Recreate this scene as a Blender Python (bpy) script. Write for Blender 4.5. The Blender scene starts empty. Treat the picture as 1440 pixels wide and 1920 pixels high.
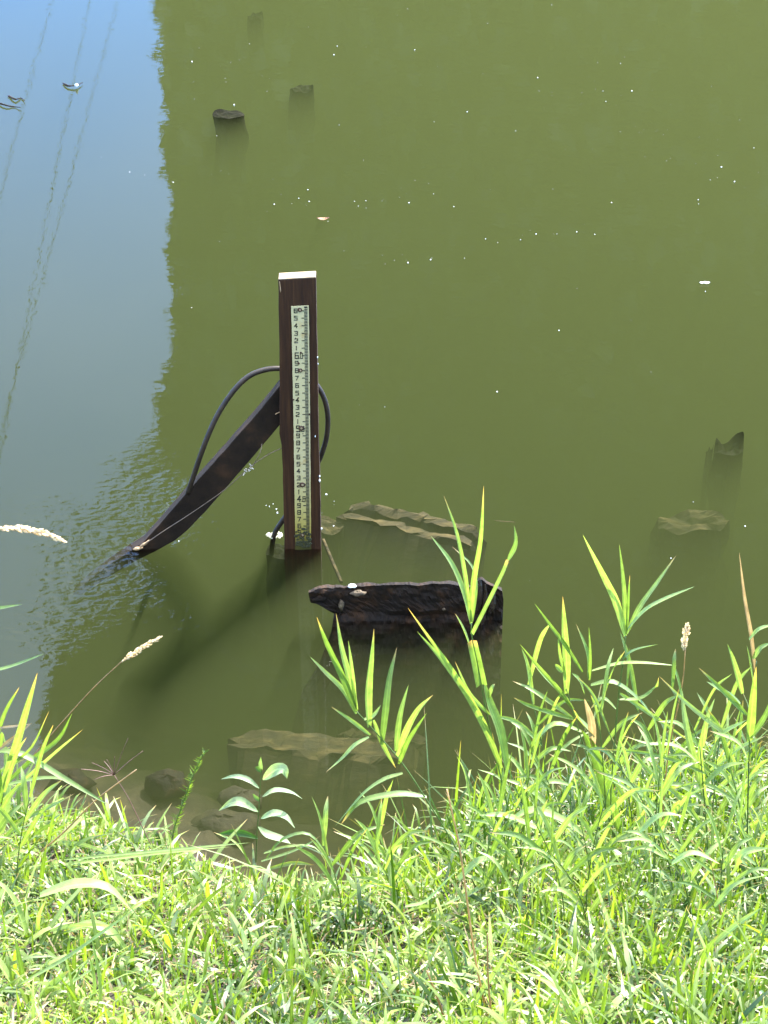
import bpy, math, random
import numpy as np
from mathutils import Vector, noise as mnoise

random.seed(7)
rng = np.random.default_rng(11)
R = math.radians
scene = bpy.context.scene
col = scene.collection

# ------------------------------------------------------------------ camera
F = 3600.0                      # focal length in photograph pixels (1440 x 1920)
TH = R(34.0)                    # pitch below the horizon
HC = 4.19                       # eye height above the water
cam_d = bpy.data.cameras.new("camera")
cam = bpy.data.objects.new("camera", cam_d)
col.objects.link(cam)
cam.location = (0, 0, HC)
cam.rotation_euler = (R(90) - TH, 0, 0)
cam_d.sensor_fit = 'VERTICAL'
cam_d.sensor_height = 24.0
cam_d.lens = 24.0 * F / 1920.0
cam_d.clip_start = 0.05
cam_d.clip_end = 2000
scene.camera = cam

# ------------------------------------------------------------------ sky, sun, exposure
SUN_AZ, SUN_EL = R(33), R(49)   # azimuth to the right of +Y
world = bpy.data.worlds.new("World")
scene.world = world
world.use_nodes = True
wn = world.node_tree
wn.nodes.clear()
sky = wn.nodes.new('ShaderNodeTexSky')
sky.sky_type = 'NISHITA'
sky.sun_disc = False
sky.sun_elevation = SUN_EL
sky.sun_rotation = SUN_AZ
sky.air_density = 1.0
sky.dust_density = 0.0
sky.ozone_density = 2.0
bgn = wn.nodes.new('ShaderNodeBackground')
bgn.inputs[1].default_value = 0.15
out = wn.nodes.new('ShaderNodeOutputWorld')
# thin high cirrus veil over the blue
tcw = wn.nodes.new('ShaderNodeTexCoord')
mpw = wn.nodes.new('ShaderNodeMapping'); mpw.inputs['Scale'].default_value = (1.6, 1.6, 4.0)
nzw = wn.nodes.new('ShaderNodeTexNoise'); nzw.inputs['Scale'].default_value = 1.6; nzw.inputs['Detail'].default_value = 6; nzw.inputs['Distortion'].default_value = .6
wn.links.new(tcw.outputs['Generated'], mpw.inputs[0]); wn.links.new(mpw.outputs[0], nzw.inputs['Vector'])
spw = wn.nodes.new('ShaderNodeSeparateXYZ'); wn.links.new(tcw.outputs['Generated'], spw.inputs[0])
mrw = wn.nodes.new('ShaderNodeMapRange'); mrw.inputs['From Min'].default_value = .30; mrw.inputs['From Max'].default_value = .75
mrw.inputs['To Min'].default_value = .0; mrw.inputs['To Max'].default_value = .60
wn.links.new(spw.outputs['Z'], mrw.inputs['Value'])
mlw = wn.nodes.new('ShaderNodeMath'); mlw.operation = 'MULTIPLY'
rpw = wn.nodes.new('ShaderNodeMapRange'); rpw.inputs['From Min'].default_value = .35; rpw.inputs['From Max'].default_value = .65; rpw.inputs['To Min'].default_value = .6; rpw.inputs['To Max'].default_value = 1.2
wn.links.new(nzw.outputs['Fac'], rpw.inputs['Value']); wn.links.new(mrw.outputs[0], mlw.inputs[0]); wn.links.new(rpw.outputs[0], mlw.inputs[1])
tnw = wn.nodes.new('ShaderNodeMix'); tnw.data_type = 'RGBA'; tnw.blend_type = 'MULTIPLY'; tnw.inputs['Factor'].default_value = 1
tnw.inputs['B'].default_value = (.34, .66, 1.10, 1); wn.links.new(sky.outputs[0], tnw.inputs['A'])
cmw = wn.nodes.new('ShaderNodeMix'); cmw.data_type = 'RGBA'; cmw.inputs['B'].default_value = (8.0, 8.5, 8.8, 1)
wn.links.new(mlw.outputs[0], cmw.inputs['Factor']); wn.links.new(tnw.outputs['Result'], cmw.inputs['A'])
wn.links.new(cmw.outputs['Result'], bgn.inputs[0])
wn.links.new(bgn.outputs[0], out.inputs[0])

sd = bpy.data.lights.new("sun", 'SUN')
sd.energy = 3.6
sd.angle = R(0.5)
sd.color = (1.0, 0.95, 0.86)
sun = bpy.data.objects.new("sun", sd)
sun_dir = Vector((math.sin(SUN_AZ) * math.cos(SUN_EL), math.cos(SUN_AZ) * math.cos(SUN_EL), math.sin(SUN_EL)))
sun.rotation_euler = sun_dir.to_track_quat('Z', 'Y').to_euler()
sun.location = sun_dir * 60
col.objects.link(sun)

scene.view_settings.view_transform = 'Standard'
scene.view_settings.look = 'None'
scene.view_settings.gamma = 1
scene.view_settings.exposure = 2.65
scene.render.engine = 'CYCLES'
cy = scene.cycles
cy.use_denoising = True
cy.max_bounces = 8
cy.transparent_max_bounces = 12
cy.volume_bounces = 3
cy.diffuse_bounces = 3
cy.caustics_reflective = False
cy.caustics_refractive = False

# ------------------------------------------------------------------ picking places from the photograph
CT, ST = math.cos(TH), math.sin(TH)
def ray(px, py):
    u, v = (px - 720) / F, (py - 960) / F
    return np.array((u, CT - v * ST, -ST - v * CT))
def atz(px, py, z=0.0):
    d = ray(px, py)
    t = (z - HC) / d[2]
    return np.array((d[0] * t, d[1] * t, z))
def aty(px, py, Y):
    d = ray(px, py)
    t = Y / d[1]
    return np.array((d[0] * t, Y, HC + d[2] * t))
def mirror(px, py, Y):           # where the reflected ray stands at distance Y
    d = ray(px, py)
    t = Y / d[1]
    return np.array((d[0] * t, Y, -(HC + d[2] * t)))
def mirror_z(px, py, z):
    d = ray(px, py)
    t = (z + HC) / -d[2]
    return np.array((d[0] * t, d[1] * t, z))

def smooth(a, b, x):
    t = np.clip((x - a) / (b - a), 0, 1)
    return t * t * (3 - 2 * t)

def fbm2(x, y, s, seed=0.0):     # cheap value noise, vectorised
    x = np.asarray(x, float) * s + seed * 17.3
    y = np.asarray(y, float) * s - seed * 9.1
    tot = np.zeros_like(x); amp = 0.5
    for o in range(4):
        xi, yi = np.floor(x), np.floor(y)
        fx, fy = x - xi, y - yi
        fx = fx * fx * (3 - 2 * fx); fy = fy * fy * (3 - 2 * fy)
        def h(a, b):
            return np.modf(np.abs(np.sin(a * 127.1 + b * 311.7 + o * 7.7) * 43758.5453))[0]
        tot += amp * ((h(xi, yi) * (1 - fx) + h(xi + 1, yi) * fx) * (1 - fy) +
                      (h(xi, yi + 1) * (1 - fx) + h(xi + 1, yi + 1) * fx) * fy)
        x, y, amp = x * 2.03, y * 2.03, amp * 0.5
    return tot

SH_X = np.array([-8, -2.0, -1.3, -1.0, -0.75, -0.45, -0.15, 0.1, 0.4, 1.0, 2.0, 8])
SH_Y = np.array([5.2, 4.75, 4.55, 4.45, 4.35, 4.2, 4.14, 4.3, 4.5, 4.62, 4.7, 5.0])
def shore(x):
    return np.interp(x, SH_X, SH_Y)
def ground_z(x, y):
    """bank above, river bed below; y falls towards the camera"""
    x = np.asarray(x, float); y = np.asarray(y, float)
    d = shore(x) - y                      # > 0 on the bank
    up = 0.56 * d + 0.10 * smooth(0, .25, d)
    up = np.where(d > 4.2, 0.56 * 4.2 + .10 + 0.05 * (d - 4.2), up)
    shelf = smooth(-.35, -.6, x) * smooth(.75, .4, -d)
    dn = -(0.55 - .15 * smooth(.3, -.3, x)) * (-d) * (1 - .32 * shelf) - 0.06 * smooth(0, .2, -d)
    dn = np.maximum(dn, -1.9)
    far = smooth(34, 40, y) * 3.2         # the far bank rises out of the water
    z = np.where(d > 0, up, dn + far)
    z = z + (fbm2(x, y, 3.0) - .47) * 0.13 * smooth(-.9, .1, d + 0 * x) + (fbm2(x, y, 14.0, 3) - .47) * 0.06
    return z

# ------------------------------------------------------------------ mesh helpers
BASE = {}
def link(name, me, mat, parent=None):
    if mat is not None and not me.materials:
        me.materials.append(mat)
    o = bpy.data.objects.new(name, me)
    col.objects.link(o)
    if parent is not None:
        o.parent = parent
    return o
def mesh_from(name, V, Fc, smooth_=False):
    me = bpy.data.meshes.new(name)
    me.from_pydata([tuple(map(float, v)) for v in V], [], [tuple(map(int, f)) for f in Fc])
    if smooth_:
        me.polygons.foreach_set('use_smooth', [True] * len(me.polygons))
    me.update()
    return me
def mobj(name, V, Fc, mat, parent=None, smooth_=False, base=None):
    V = np.asarray(V, float)
    if parent is not None:
        base = BASE[parent.name]
        o = link(name, mesh_from(name, V - base, Fc, smooth_), mat, parent)
    else:
        base = np.zeros(3) if base is None else np.asarray(base, float)
        o = link(name, mesh_from(name, V - base, Fc, smooth_), mat)
        o.location = base
    BASE[o.name] = base
    return o
def tag(o, label=None, cat=None, group=None, kind=None):
    if label: o['label'] = label
    if cat: o['category'] = cat
    if group: o['group'] = group
    if kind: o['kind'] = kind
    return o
def empty(name, loc):
    o = bpy.data.objects.new(name, None)
    o.empty_display_size = .1
    col.objects.link(o)
    o.location = tuple(map(float, loc))
    BASE[o.name] = np.asarray(loc, float)
    return o
def tube(points, rad, seg=8, closed_ends=True):
    P = np.asarray(points, float); n = len(P)
    rad = np.full(n, rad) if np.isscalar(rad) else np.asarray(rad, float)
    T = np.gradient(P, axis=0); T /= np.linalg.norm(T, axis=1)[:, None] + 1e-12
    ref = np.array((0.13, 0.2, 1.0)) if abs(T[0][2]) < .9 else np.array((1.0, 0.1, 0.0))
    V, Fc = [], []
    N = np.cross(T[0], ref); N /= np.linalg.norm(N)
    for i in range(n):
        N = N - T[i] * N.dot(T[i]); N /= np.linalg.norm(N)
        B = np.cross(T[i], N)
        for k in range(seg):
            a = 2 * math.pi * k / seg
            V.append(P[i] + rad[i] * (math.cos(a) * N + math.sin(a) * B))
    for i in range(n - 1):
        for k in range(seg):
            a, b = i * seg + k, i * seg + (k + 1) % seg
            Fc.append((a, b, b + seg, a + seg))
    if closed_ends:
        Fc.append(tuple(range(seg))[::-1]); Fc.append(tuple(range((n - 1) * seg, n * seg)))
    return V, Fc
def spline(points, n=24):
    P = np.asarray(points, float)
    if len(P) < 3:
        t = np.linspace(0, 1, n)[:, None]
        return P[0] * (1 - t) + P[-1] * t
    Q = np.vstack([2 * P[0] - P[1], P, 2 * P[-1] - P[-2]])
    res = []
    m = len(P) - 1
    for t in np.linspace(0, m - 1e-9, n):
        i = int(t); f = t - i
        p0, p1, p2, p3 = Q[i], Q[i + 1], Q[i + 2], Q[i + 3]
        res.append(.5 * ((2 * p1) + (-p0 + p2) * f + (2 * p0 - 5 * p1 + 4 * p2 - p3) * f ** 2 + (-p0 + 3 * p1 - 3 * p2 + p3) * f ** 3))
    return np.array(res)
def box(x0, x1, y0, y1, z0, z1):
    V = [(x0, y0, z0), (x1, y0, z0), (x1, y1, z0), (x0, y1, z0), (x0, y0, z1), (x1, y0, z1), (x1, y1, z1), (x0, y1, z1)]
    Fc = [(0, 3, 2, 1), (4, 5, 6, 7), (0, 1, 5, 4), (1, 2, 6, 5), (2, 3, 7, 6), (3, 0, 4, 7)]
    return V, Fc
def join(parts):
    V, Fc = [], []
    for v, f in parts:
        k = len(V); V += list(v); Fc += [tuple(i + k for i in q) for q in f]
    return V, Fc
def bevel(o, w=.003, seg=2):
    m = o.modifiers.new('bevel', 'BEVEL'); m.width = w; m.segments = seg; m.limit_method = 'ANGLE'; m.angle_limit = R(35)

# ------------------------------------------------------------------ materials
def newmat(name):
    m = bpy.data.materials.new(name); m.use_nodes = True
    nt = m.node_tree; nt.nodes.clear()
    return m, nt, nt.nodes.new('ShaderNodeOutputMaterial')
def N(nt, t, **kw):
    n = nt.nodes.new(t)
    for k, v in kw.items():
        if k in n.inputs.keys() if isinstance(k, str) else False:
            n.inputs[k].default_value = v
        else:
            setattr(n, k, v)
    return n
def ramp(nt, stops):
    r = nt.nodes.new('ShaderNodeValToRGB')
    el = r.color_ramp.elements
    while len(el) < len(stops): el.new(.5)
    for e, (p, c) in zip(el, stops):
        e.position = p; e.color = (*c, 1)
    return r
def noise_mat(name, stops, scale=(8, 8, 8), detail=6, rough=.8, bump=.003, spec=.5, nscale=1.0, dist=0.0, wet=None):
    m, nt, o = newmat(name)
    L = nt.links.new
    tc = N(nt, 'ShaderNodeTexCoord'); mp = N(nt, 'ShaderNodeMapping'); mp.inputs['Scale'].default_value = scale
    L(tc.outputs['Object'], mp.inputs[0])
    nz = N(nt, 'ShaderNodeTexNoise'); nz.inputs['Scale'].default_value = nscale; nz.inputs['Detail'].default_value = detail
    nz.inputs['Roughness'].default_value = .65; nz.inputs['Distortion'].default_value = dist
    L(mp.outputs[0], nz.inputs['Vector'])
    r = ramp(nt, stops); L(nz.outputs['Fac'], r.inputs[0])
    b = N(nt, 'ShaderNodeBsdfPrincipled'); b.inputs['Roughness'].default_value = rough
    b.inputs['Specular IOR Level'].default_value = spec
    L(r.outputs[0], b.inputs['Base Color'])
    bp = N(nt, 'ShaderNodeBump'); bp.inputs['Distance'].default_value = bump; bp.inputs['Strength'].default_value = 1
    L(nz.outputs['Fac'], bp.inputs['Height']); L(bp.outputs[0], b.inputs['Normal'])
    L(b.outputs[0], o.inputs[0])
    return m
M = {}
M['post'] = noise_mat('weathered brown timber', [(.3, (.014, .006, .003)), (.52, (.034, .014, .005)), (.68, (.055, .024, .008)), (.8, (.022, .010, .005))], (60, 60, 3.2), rough=.7, bump=.002, spec=.25)
M['endgrain'] = noise_mat('pale end grain', [(.3, (.20, .15, .09)), (.6, (.30, .22, .13)), (.8, (.25, .19, .11))], (25, 60, 25), rough=.8, bump=.001)
M['brace'] = noise_mat('dark creosoted timber', [(.3, (.008, .005, .003)), (.55, (.018, .011, .006)), (.75, (.045, .022, .010))], (10, 30, 10), rough=.8, spec=.2, bump=.003)
M['split'] = noise_mat('pale split wood', [(.3, (.25, .15, .07)), (.7, (.5, .34, .18))], (40, 40, 40), rough=.7)
M['wet'] = noise_mat('wet rotten wood', [(.3, (.003, .002, .0012)), (.52, (.011, .006, .003)), (.64, (.035, .016, .006)), (.8, (.012, .007, .004))], (14, 14, 14), rough=.8, bump=.012, dist=.4, spec=.25)
M['sunkwood'] = noise_mat('sodden algae dark wood', [(.3, (.0015, .002, .001)), (.55, (.005, .005, .0025)), (.8, (.014, .010, .004))], (18, 18, 18), rough=.9, bump=.01, spec=.2)
M['wetshine'] = noise_mat('wet splinter wood', [(.3, (.01, .008, .006)), (.75, (.05, .03, .018))], (30, 30, 12), rough=.12, bump=.01)
M['silt'] = noise_mat('silted timber', [(.3, (.008, .006, .003)), (.5, (.040, .028, .010)), (.7, (.12, .085, .030))], (9, 26, 9), rough=.9, bump=.01)
def silted(m):
    nt = m.node_tree; L = nt.links.new
    b = [n for n in nt.nodes if n.type == 'BSDF_PRINCIPLED'][0]; r = [n for n in nt.nodes if n.type == 'VALTORGB'][0]
    g = N(nt, 'ShaderNodeNewGeometry'); sp = N(nt, 'ShaderNodeSeparateXYZ'); L(g.outputs['True Normal'], sp.inputs[0])
    mr = N(nt, 'ShaderNodeMapRange'); mr.inputs['From Min'].default_value = .55; mr.inputs['From Max'].default_value = .9; L(sp.outputs[2], mr.inputs['Value'])
    mx = N(nt, 'ShaderNodeMix', data_type='RGBA'); mx.inputs['A'].default_value = (.010, .007, .004, 1)
    L(mr.outputs[0], mx.inputs['Factor']); L(r.outputs[0], mx.inputs['B']); L(mx.outputs['Result'], b.inputs['Base Color'])
silted(M['silt'])
M['lichen'] = noise_mat('pale rotten patch', [(.35, (.05, .035, .02)), (.55, (.09, .065, .035)), (.75, (.22, .17, .10))], (50, 50, 50), rough=.8, bump=.008)
M['mud'] = noise_mat('river mud', [(.3, (.009, .006, .003)), (.5, (.028, .020, .010)), (.72, (.075, .056, .028))], (9, 9, 9), rough=.85, bump=.02, detail=8)
M['hose'] = noise_mat('black plastic conduit', [(.3, (.012, .009, .006)), (.7, (.035, .022, .012))], (30, 30, 30), rough=.5, spec=.35, bump=.0003)
M['wire'] = noise_mat('rusty wire', [(.3, (.05, .035, .02)), (.7, (.16, .11, .07))], (80, 80, 80), rough=.5)
M['knot'] = noise_mat('frayed pale cord', [(.3, (.25, .2, .14)), (.7, (.6, .55, .45))], (80, 80, 80), rough=.7)
M['ink'] = noise_mat('black enamel', [(.3, (.012, .012, .011)), (.7, (.03, .03, .026))], (30, 30, 30), rough=.4, bump=0)
M['rust'] = noise_mat('rusty screw', [(.3, (.018, .011, .007)), (.7, (.09, .04, .016))], (200, 200, 200), rough=.6, bump=.0005)
M['screwhead'] = noise_mat('worn screw head', [(.3, (.16, .11, .05)), (.7, (.42, .35, .22))], (300, 300, 300), rough=.4, bump=.0003)
M['algae'] = noise_mat('dark algae', [(.3, (.012, .013, .006)), (.7, (.05, .055, .018))], (120, 120, 120), rough=.6, bump=.002)
M['foam'] = noise_mat('river foam', [(.3, (.16, .16, .10)), (.7, (.42, .41, .28))], (60, 60, 60), rough=.7, bump=.003)
M['speck'] = noise_mat('pale floating fluff', [(.3, (.75, .75, .68)), (.7, (.9, .9, .85))], (60, 60, 60), rough=.8)
M['deadleaf'] = noise_mat('dead brown leaf', [(.3, (.08, .03, .012)), (.7, (.26, .12, .04))], (60, 60, 60), rough=.6)
M['bark'] = noise_mat('tree bark', [(.3, (.03, .022, .015)), (.7, (.12, .09, .06))], (4, 4, 1), rough=.9, bump=.03)
M['cable'] = noise_mat('black cable', [(.3, (.012, .012, .012)), (.7, (.03, .03, .03))], (2, 2, 2), rough=.5, bump=0)

# gauge plate: off-white enamel with yellow stain low down and rust
def plate_mat():
    m, nt, o = newmat('chipped gauge enamel'); L = nt.links.new
    tc = N(nt, 'ShaderNodeTexCoord')
    sep = N(nt, 'ShaderNodeSeparateXYZ'); L(tc.outputs['Object'], sep.inputs[0])
    mr = N(nt, 'ShaderNodeMapRange'); mr.inputs['From Min'].default_value = .02; mr.inputs['From Max'].default_value = .34
    L(sep.outputs['Z'], mr.inputs['Value'])
    r = ramp(nt, [(0, (.06, .055, .012)), (.18, (.32, .26, .05)), (.5, (.42, .36, .13)), (1, (.50, .44, .23))])
    L(mr.outputs[0], r.inputs[0])
    nz = N(nt, 'ShaderNodeTexNoise'); nz.inputs['Scale'].default_value = 22; nz.inputs['Detail'].default_value = 6
    L(tc.outputs['Object'], nz.inputs['Vector'])
    r2 = ramp(nt, [(.60, (0, 0, 0)), (.76, (.75, .75, .75))]); L(nz.outputs[0], r2.inputs[0])
    mx = N(nt, 'ShaderNodeMix', data_type='RGBA'); L(r2.outputs[0], mx.inputs['Factor']); L(r.outputs[0], mx.inputs['A'])
    mx.inputs['B'].default_value = (.40, .27, .10, 1)
    b = N(nt, 'ShaderNodeBsdfPrincipled'); b.inputs['Roughness'].default_value = .35
    L(mx.outputs['Result'], b.inputs['Base Color']); L(b.outputs[0], o.inputs[0])
    return m
M['plate'] = plate_mat()

def leaf_mat(name, dark, light, tip=None, transl=.36, rough=.48, attr=True, tcol=None, spec=.75):
    """vegetation: colour from the per-leaf attribute 'tint' (x: shade, y: along the blade)"""
    m, nt, o = newmat(name); L = nt.links.new
    at = N(nt, 'ShaderNodeAttribute', attribute_name='tint')
    sep = N(nt, 'ShaderNodeSeparateColor'); L(at.outputs['Color'], sep.inputs[0])
    mx = N(nt, 'ShaderNodeMix', data_type='RGBA'); L(sep.outputs[0], mx.inputs['Factor'])
    mx.inputs['A'].default_value = (*dark, 1); mx.inputs['B'].default_value = (*light, 1)
    colo = mx.outputs['Result']
    if tip:
        mr = N(nt, 'ShaderNodeMapRange'); mr.inputs['From Min'].default_value = .82; mr.inputs['From Max'].default_value = 1
        L(sep.outputs[1], mr.inputs['Value'])
        m2 = N(nt, 'ShaderNodeMix', data_type='RGBA'); L(mr.outputs[0], m2.inputs['Factor']); L(colo, m2.inputs['A'])
        m2.inputs['B'].default_value = (*tip, 1); colo = m2.outputs['Result']
    wv = N(nt, 'ShaderNodeMath', operation='MULTIPLY'); L(sep.outputs[2], wv.inputs[0]); wv.inputs[1].default_value = 50
    sn = N(nt, 'ShaderNodeMath', operation='SINE'); L(wv.outputs[0], sn.inputs[0])
    ns = N(nt, 'ShaderNodeTexNoise'); ns.inputs['Scale'].default_value = 45; ns.inputs['Detail'].default_value = 3
    gg = N(nt, 'ShaderNodeNewGeometry'); L(gg.outputs['Position'], ns.inputs['Vector'])
    ab_ = N(nt, 'ShaderNodeMath', operation='SUBTRACT'); L(sep.outputs[2], ab_.inputs[0]); ab_.inputs[1].default_value = .5
    ab2 = N(nt, 'ShaderNodeMath', operation='ABSOLUTE'); L(ab_.outputs[0], ab2.inputs[0])
    rb = N(nt, 'ShaderNodeMapRange'); rb.inputs['From Min'].default_value = .10; rb.inputs['From Max'].default_value = .03; rb.inputs['To Max'].default_value = .45; L(ab2.outputs[0], rb.inputs['Value'])
    f1 = N(nt, 'ShaderNodeMath', operation='MULTIPLY_ADD'); L(sn.outputs[0], f1.inputs[0]); f1.inputs[1].default_value = .10; L(rb.outputs[0], f1.inputs[2])
    f2 = N(nt, 'ShaderNodeMath', operation='MULTIPLY_ADD'); L(ns.outputs['Fac'], f2.inputs[0]); f2.inputs[1].default_value = 1.0; f2.inputs[2].default_value = .45
    f3 = N(nt, 'ShaderNodeMath', operation='ADD'); L(f1.outputs[0], f3.inputs[0]); L(f2.outputs[0], f3.inputs[1])
    vm = N(nt, 'ShaderNodeVectorMath', operation='SCALE'); L(colo, vm.inputs[0]); L(f3.outputs[0], vm.inputs['Scale']); colo = vm.outputs[0]
    b = N(nt, 'ShaderNodeBsdfPrincipled'); b.inputs['Roughness'].default_value = rough
    b.inputs['Specular IOR Level'].default_value = spec
    L(colo, b.inputs['Base Color'])
    tr = N(nt, 'ShaderNodeBsdfTranslucent')
    hs = N(nt, 'ShaderNodeMix', data_type='RGBA', blend_type='MULTIPLY'); hs.inputs['Factor'].default_value = 1
    L(colo, hs.inputs['A']); hs.inputs['B'].default_value = (*(tcol or (2.2, 2.3, .9)), 1)
    L(hs.outputs['Result'], tr.inputs[0])
    ms = N(nt, 'ShaderNodeMixShader'); ms.inputs[0].default_value = transl
    L(b.outputs[0], ms.inputs[1]); L(tr.outputs[0], ms.inputs[2]); L(ms.outputs[0], o.inputs[0])
    return m
M['blade'] = leaf_mat('grass blade', (.028, .068, .004), (.18, .25, .030), tip=(.34, .22, .07))
M['reed'] = leaf_mat('reed leaf', (.045, .10, .010), (.25, .32, .09), tip=(.38, .22, .09), rough=.5)
M['straw'] = leaf_mat('dry straw', (.20, .13, .06), (.55, .43, .25), transl=.5, tcol=(1.3, 1.2, .8), rough=.5)
M['broad'] = leaf_mat('broad small leaf', (.04, .10, .02), (.26, .33, .17), rough=.5)
M['stem'] = leaf_mat('green stem', (.05, .10, .025), (.12, .19, .05), transl=.25, rough=.45)
M['purple'] = leaf_mat('purplish seed stem', (.12, .05, .05), (.32, .18, .15), transl=.15, rough=.6)
M['seed'] = leaf_mat('pale seed head', (.70, .58, .40), (.95, .87, .68), transl=.6, tcol=(1.2, 1.15, 1.0), rough=.8)
M['crown'] = leaf_mat('tree foliage', (.022, .045, .014), (.06, .095, .028), transl=.3, rough=.6, tcol=(1.3, 1.4, .8))

def set_tint(me, cols_per_vertex):
    a = me.color_attributes.new('tint', 'FLOAT_COLOR', 'POINT')
    c = np.ones((len(me.vertices), 4), np.float32)
    c[:, :cols_per_vertex.shape[1]] = cols_per_vertex
    a.data.foreach_set('color', c.ravel())

# ------------------------------------------------------------------ setting: ground
def grid(name, xs, ys, zf, mat):
    X, Y = np.meshgrid(xs, ys); Z = zf(X, Y)
    V = np.stack([X.ravel(), Y.ravel(), Z.ravel()], 1)
    nx, ny = len(xs), len(ys)
    i = np.arange(nx - 1)[None, :] + (np.arange(ny - 1) * nx)[:, None]
    Fc = np.stack([i, i + 1, i + 1 + nx, i + nx], -1).reshape(-1, 4)
    me = bpy.data.meshes.new(name)
    me.vertices.add(len(V)); me.vertices.foreach_set('co', V.astype(np.float32).ravel())
    me.loops.add(Fc.size); me.loops.foreach_set('vertex_index', Fc.astype(np.int32).ravel())
    me.polygons.add(len(Fc)); me.polygons.foreach_set('loop_start', np.arange(0, Fc.size, 4, dtype=np.int32))
    me.polygons.foreach_set('use_smooth', np.ones(len(Fc), bool))
    me.update(); me.validate()
    o = link(name, me, mat); BASE[o.name] = np.zeros(3)
    return o
xs = np.concatenate([[-600, -150, -40, -15, -6], np.arange(-3, 3.01, .045), [6, 15, 40, 150, 600]])
ys = np.concatenate([[-200, -40, -8, -2], np.arange(1, 6.4, .045), [7, 8, 10, 14, 20, 30, 34, 36, 38, 40, 60, 200, 900]])
tag(grid('ground', xs, ys, ground_z, M['mud']), kind='structure')

# ------------------------------------------------------------------ setting: water (surface + murky body)
def water_mat():
    m, nt, o = newmat('murky river water'); L = nt.links.new
    geo = N(nt, 'ShaderNodeNewGeometry')
    def mapped(sx, sy, rot=0.0):
        mp = N(nt, 'ShaderNodeMapping'); mp.inputs['Scale'].default_value = (sx, sy, 0); mp.inputs['Rotation'].default_value = (0, 0, rot)
        L(geo.outputs['Position'], mp.inputs[0]); return mp.outputs[0]
    def nz(vec, det=2, dist=0.0, rough=.5):
        n = N(nt, 'ShaderNodeTexNoise'); n.inputs['Scale'].default_value = 1; n.inputs['Detail'].default_value = det
        n.inputs['Roughness'].default_value = rough; n.inputs['Distortion'].default_value = dist
        L(vec, n.inputs['Vector']); return n.outputs['Fac']
    def math_(op, a, b=None, c=None):
        n = N(nt, 'ShaderNodeMath', operation=op)
        for i, v in enumerate((a, b, c)):
            if v is None: continue
            if hasattr(v, 'is_linked'): L(v, n.inputs[i])
            else: n.inputs[i].default_value = v
        return n.outputs[0]
    # fine calm-water ripple everywhere
    h1 = math_('MULTIPLY', nz(mapped(5, 9), 3, .3, .55), .00040)
    h3 = math_('MULTIPLY', nz(mapped(26, 34), 2, .2), .000035)
    # ring of stronger ripples thrown out to the left by the brace
    sep = N(nt, 'ShaderNodeSeparateXYZ'); L(geo.outputs['Position'], sep.inputs[0])
    cx, cyy = RIP
    dx = math_('SUBTRACT', sep.outputs[0], cx); dy = math_('SUBTRACT', sep.outputs[1], cyy)
    wob = math_('MULTIPLY', math_('SUBTRACT', nz(mapped(3, 3), 2), .5), .35)
    rr = math_('ADD', math_('SQRT', math_('ADD', math_('MULTIPLY', dx, dx), math_('MULTIPLY', dy, dy))), wob)
    ring = math_('SINE', math_('MULTIPLY', rr, 105.0))
    mr = N(nt, 'ShaderNodeMapRange', interpolation_type='SMOOTHSTEP'); L(rr, mr.inputs['Value'])
    mr.inputs['From Min'].default_value = 1.0; mr.inputs['From Max'].default_value = .30
    mleft = N(nt, 'ShaderNodeMapRange', interpolation_type='SMOOTHSTEP'); L(dx, mleft.inputs['Value'])
    mleft.inputs['From Min'].default_value = .32; mleft.inputs['From Max'].default_value = -.12
    brk = ramp(nt, [(.42, (0, 0, 0)), (.62, (1, 1, 1))]); L(nz(mapped(7, 5, .5), 3), brk.inputs[0])
    pat = ramp(nt, [(.36, (.3, .3, .3)), (.60, (1, 1, 1))]); L(nz(mapped(3.2, 2.4, .7), 3), pat.inputs[0])
    mask = math_('MULTIPLY', math_('MULTIPLY', mr.outputs[0], mleft.outputs[0]), pat.outputs[0])
    chop = math_('MULTIPLY', nz(mapped(21, 42, .5), 2, .5), .0042)
    rings = math_('MULTIPLY', math_('MULTIPLY', ring, brk.outputs[0]), .00022)
    h2 = math_('MULTIPLY', math_('ADD', chop, rings), mask)
    hh = math_('ADD', math_('ADD', h1, h3), h2)
    bp = N(nt, 'ShaderNodeBump'); bp.inputs['Distance'].default_value = 1.0; bp.inputs['Strength'].default_value = 1.0
    L(hh, bp.inputs['Height'])
    fr = N(nt, 'ShaderNodeFresnel'); fr.inputs['IOR'].default_value = 1.333
    gl = N(nt, 'ShaderNodeBsdfGlossy'); gl.inputs['Roughness'].default_value = .0; L(bp.outputs[0], gl.inputs['Normal'])
    tr = N(nt, 'ShaderNodeBsdfTransparent')
    ms = N(nt, 'ShaderNodeMixShader'); L(fr.outputs[0], ms.inputs[0]); L(tr.outputs[0], ms.inputs[1]); L(gl.outputs[0], ms.inputs[2])
    L(ms.outputs[0], o.inputs['Surface'])
    vs = N(nt, 'ShaderNodeVolumeScatter'); vs.inputs['Color'].default_value = (*W_SC, 1); vs.inputs['Density'].default_value = W_D
    vs.inputs['Anisotropy'].default_value = 0.6
    va = N(nt, 'ShaderNodeVolumeAbsorption'); va.inputs['Color'].default_value = (*W_AB, 1); va.inputs['Density'].default_value = W_D
    ad = N(nt, 'ShaderNodeAddShader'); L(vs.outputs[0], ad.inputs[0]); L(va.outputs[0], ad.inputs[1])
    L(ad.outputs[0], o.inputs['Volume'])
    m.volume_intersection_method = 'FAST' if hasattr(m, 'volume_intersection_method') else None
    return m
RIP = (-.72, 5.98)
W_SC = (.166, .200, .088)
W_AB = (.42, .46, .30)
W_D = 4.3
try:
    M['water'] = water_mat()
except Exception as e:
    raise
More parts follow.
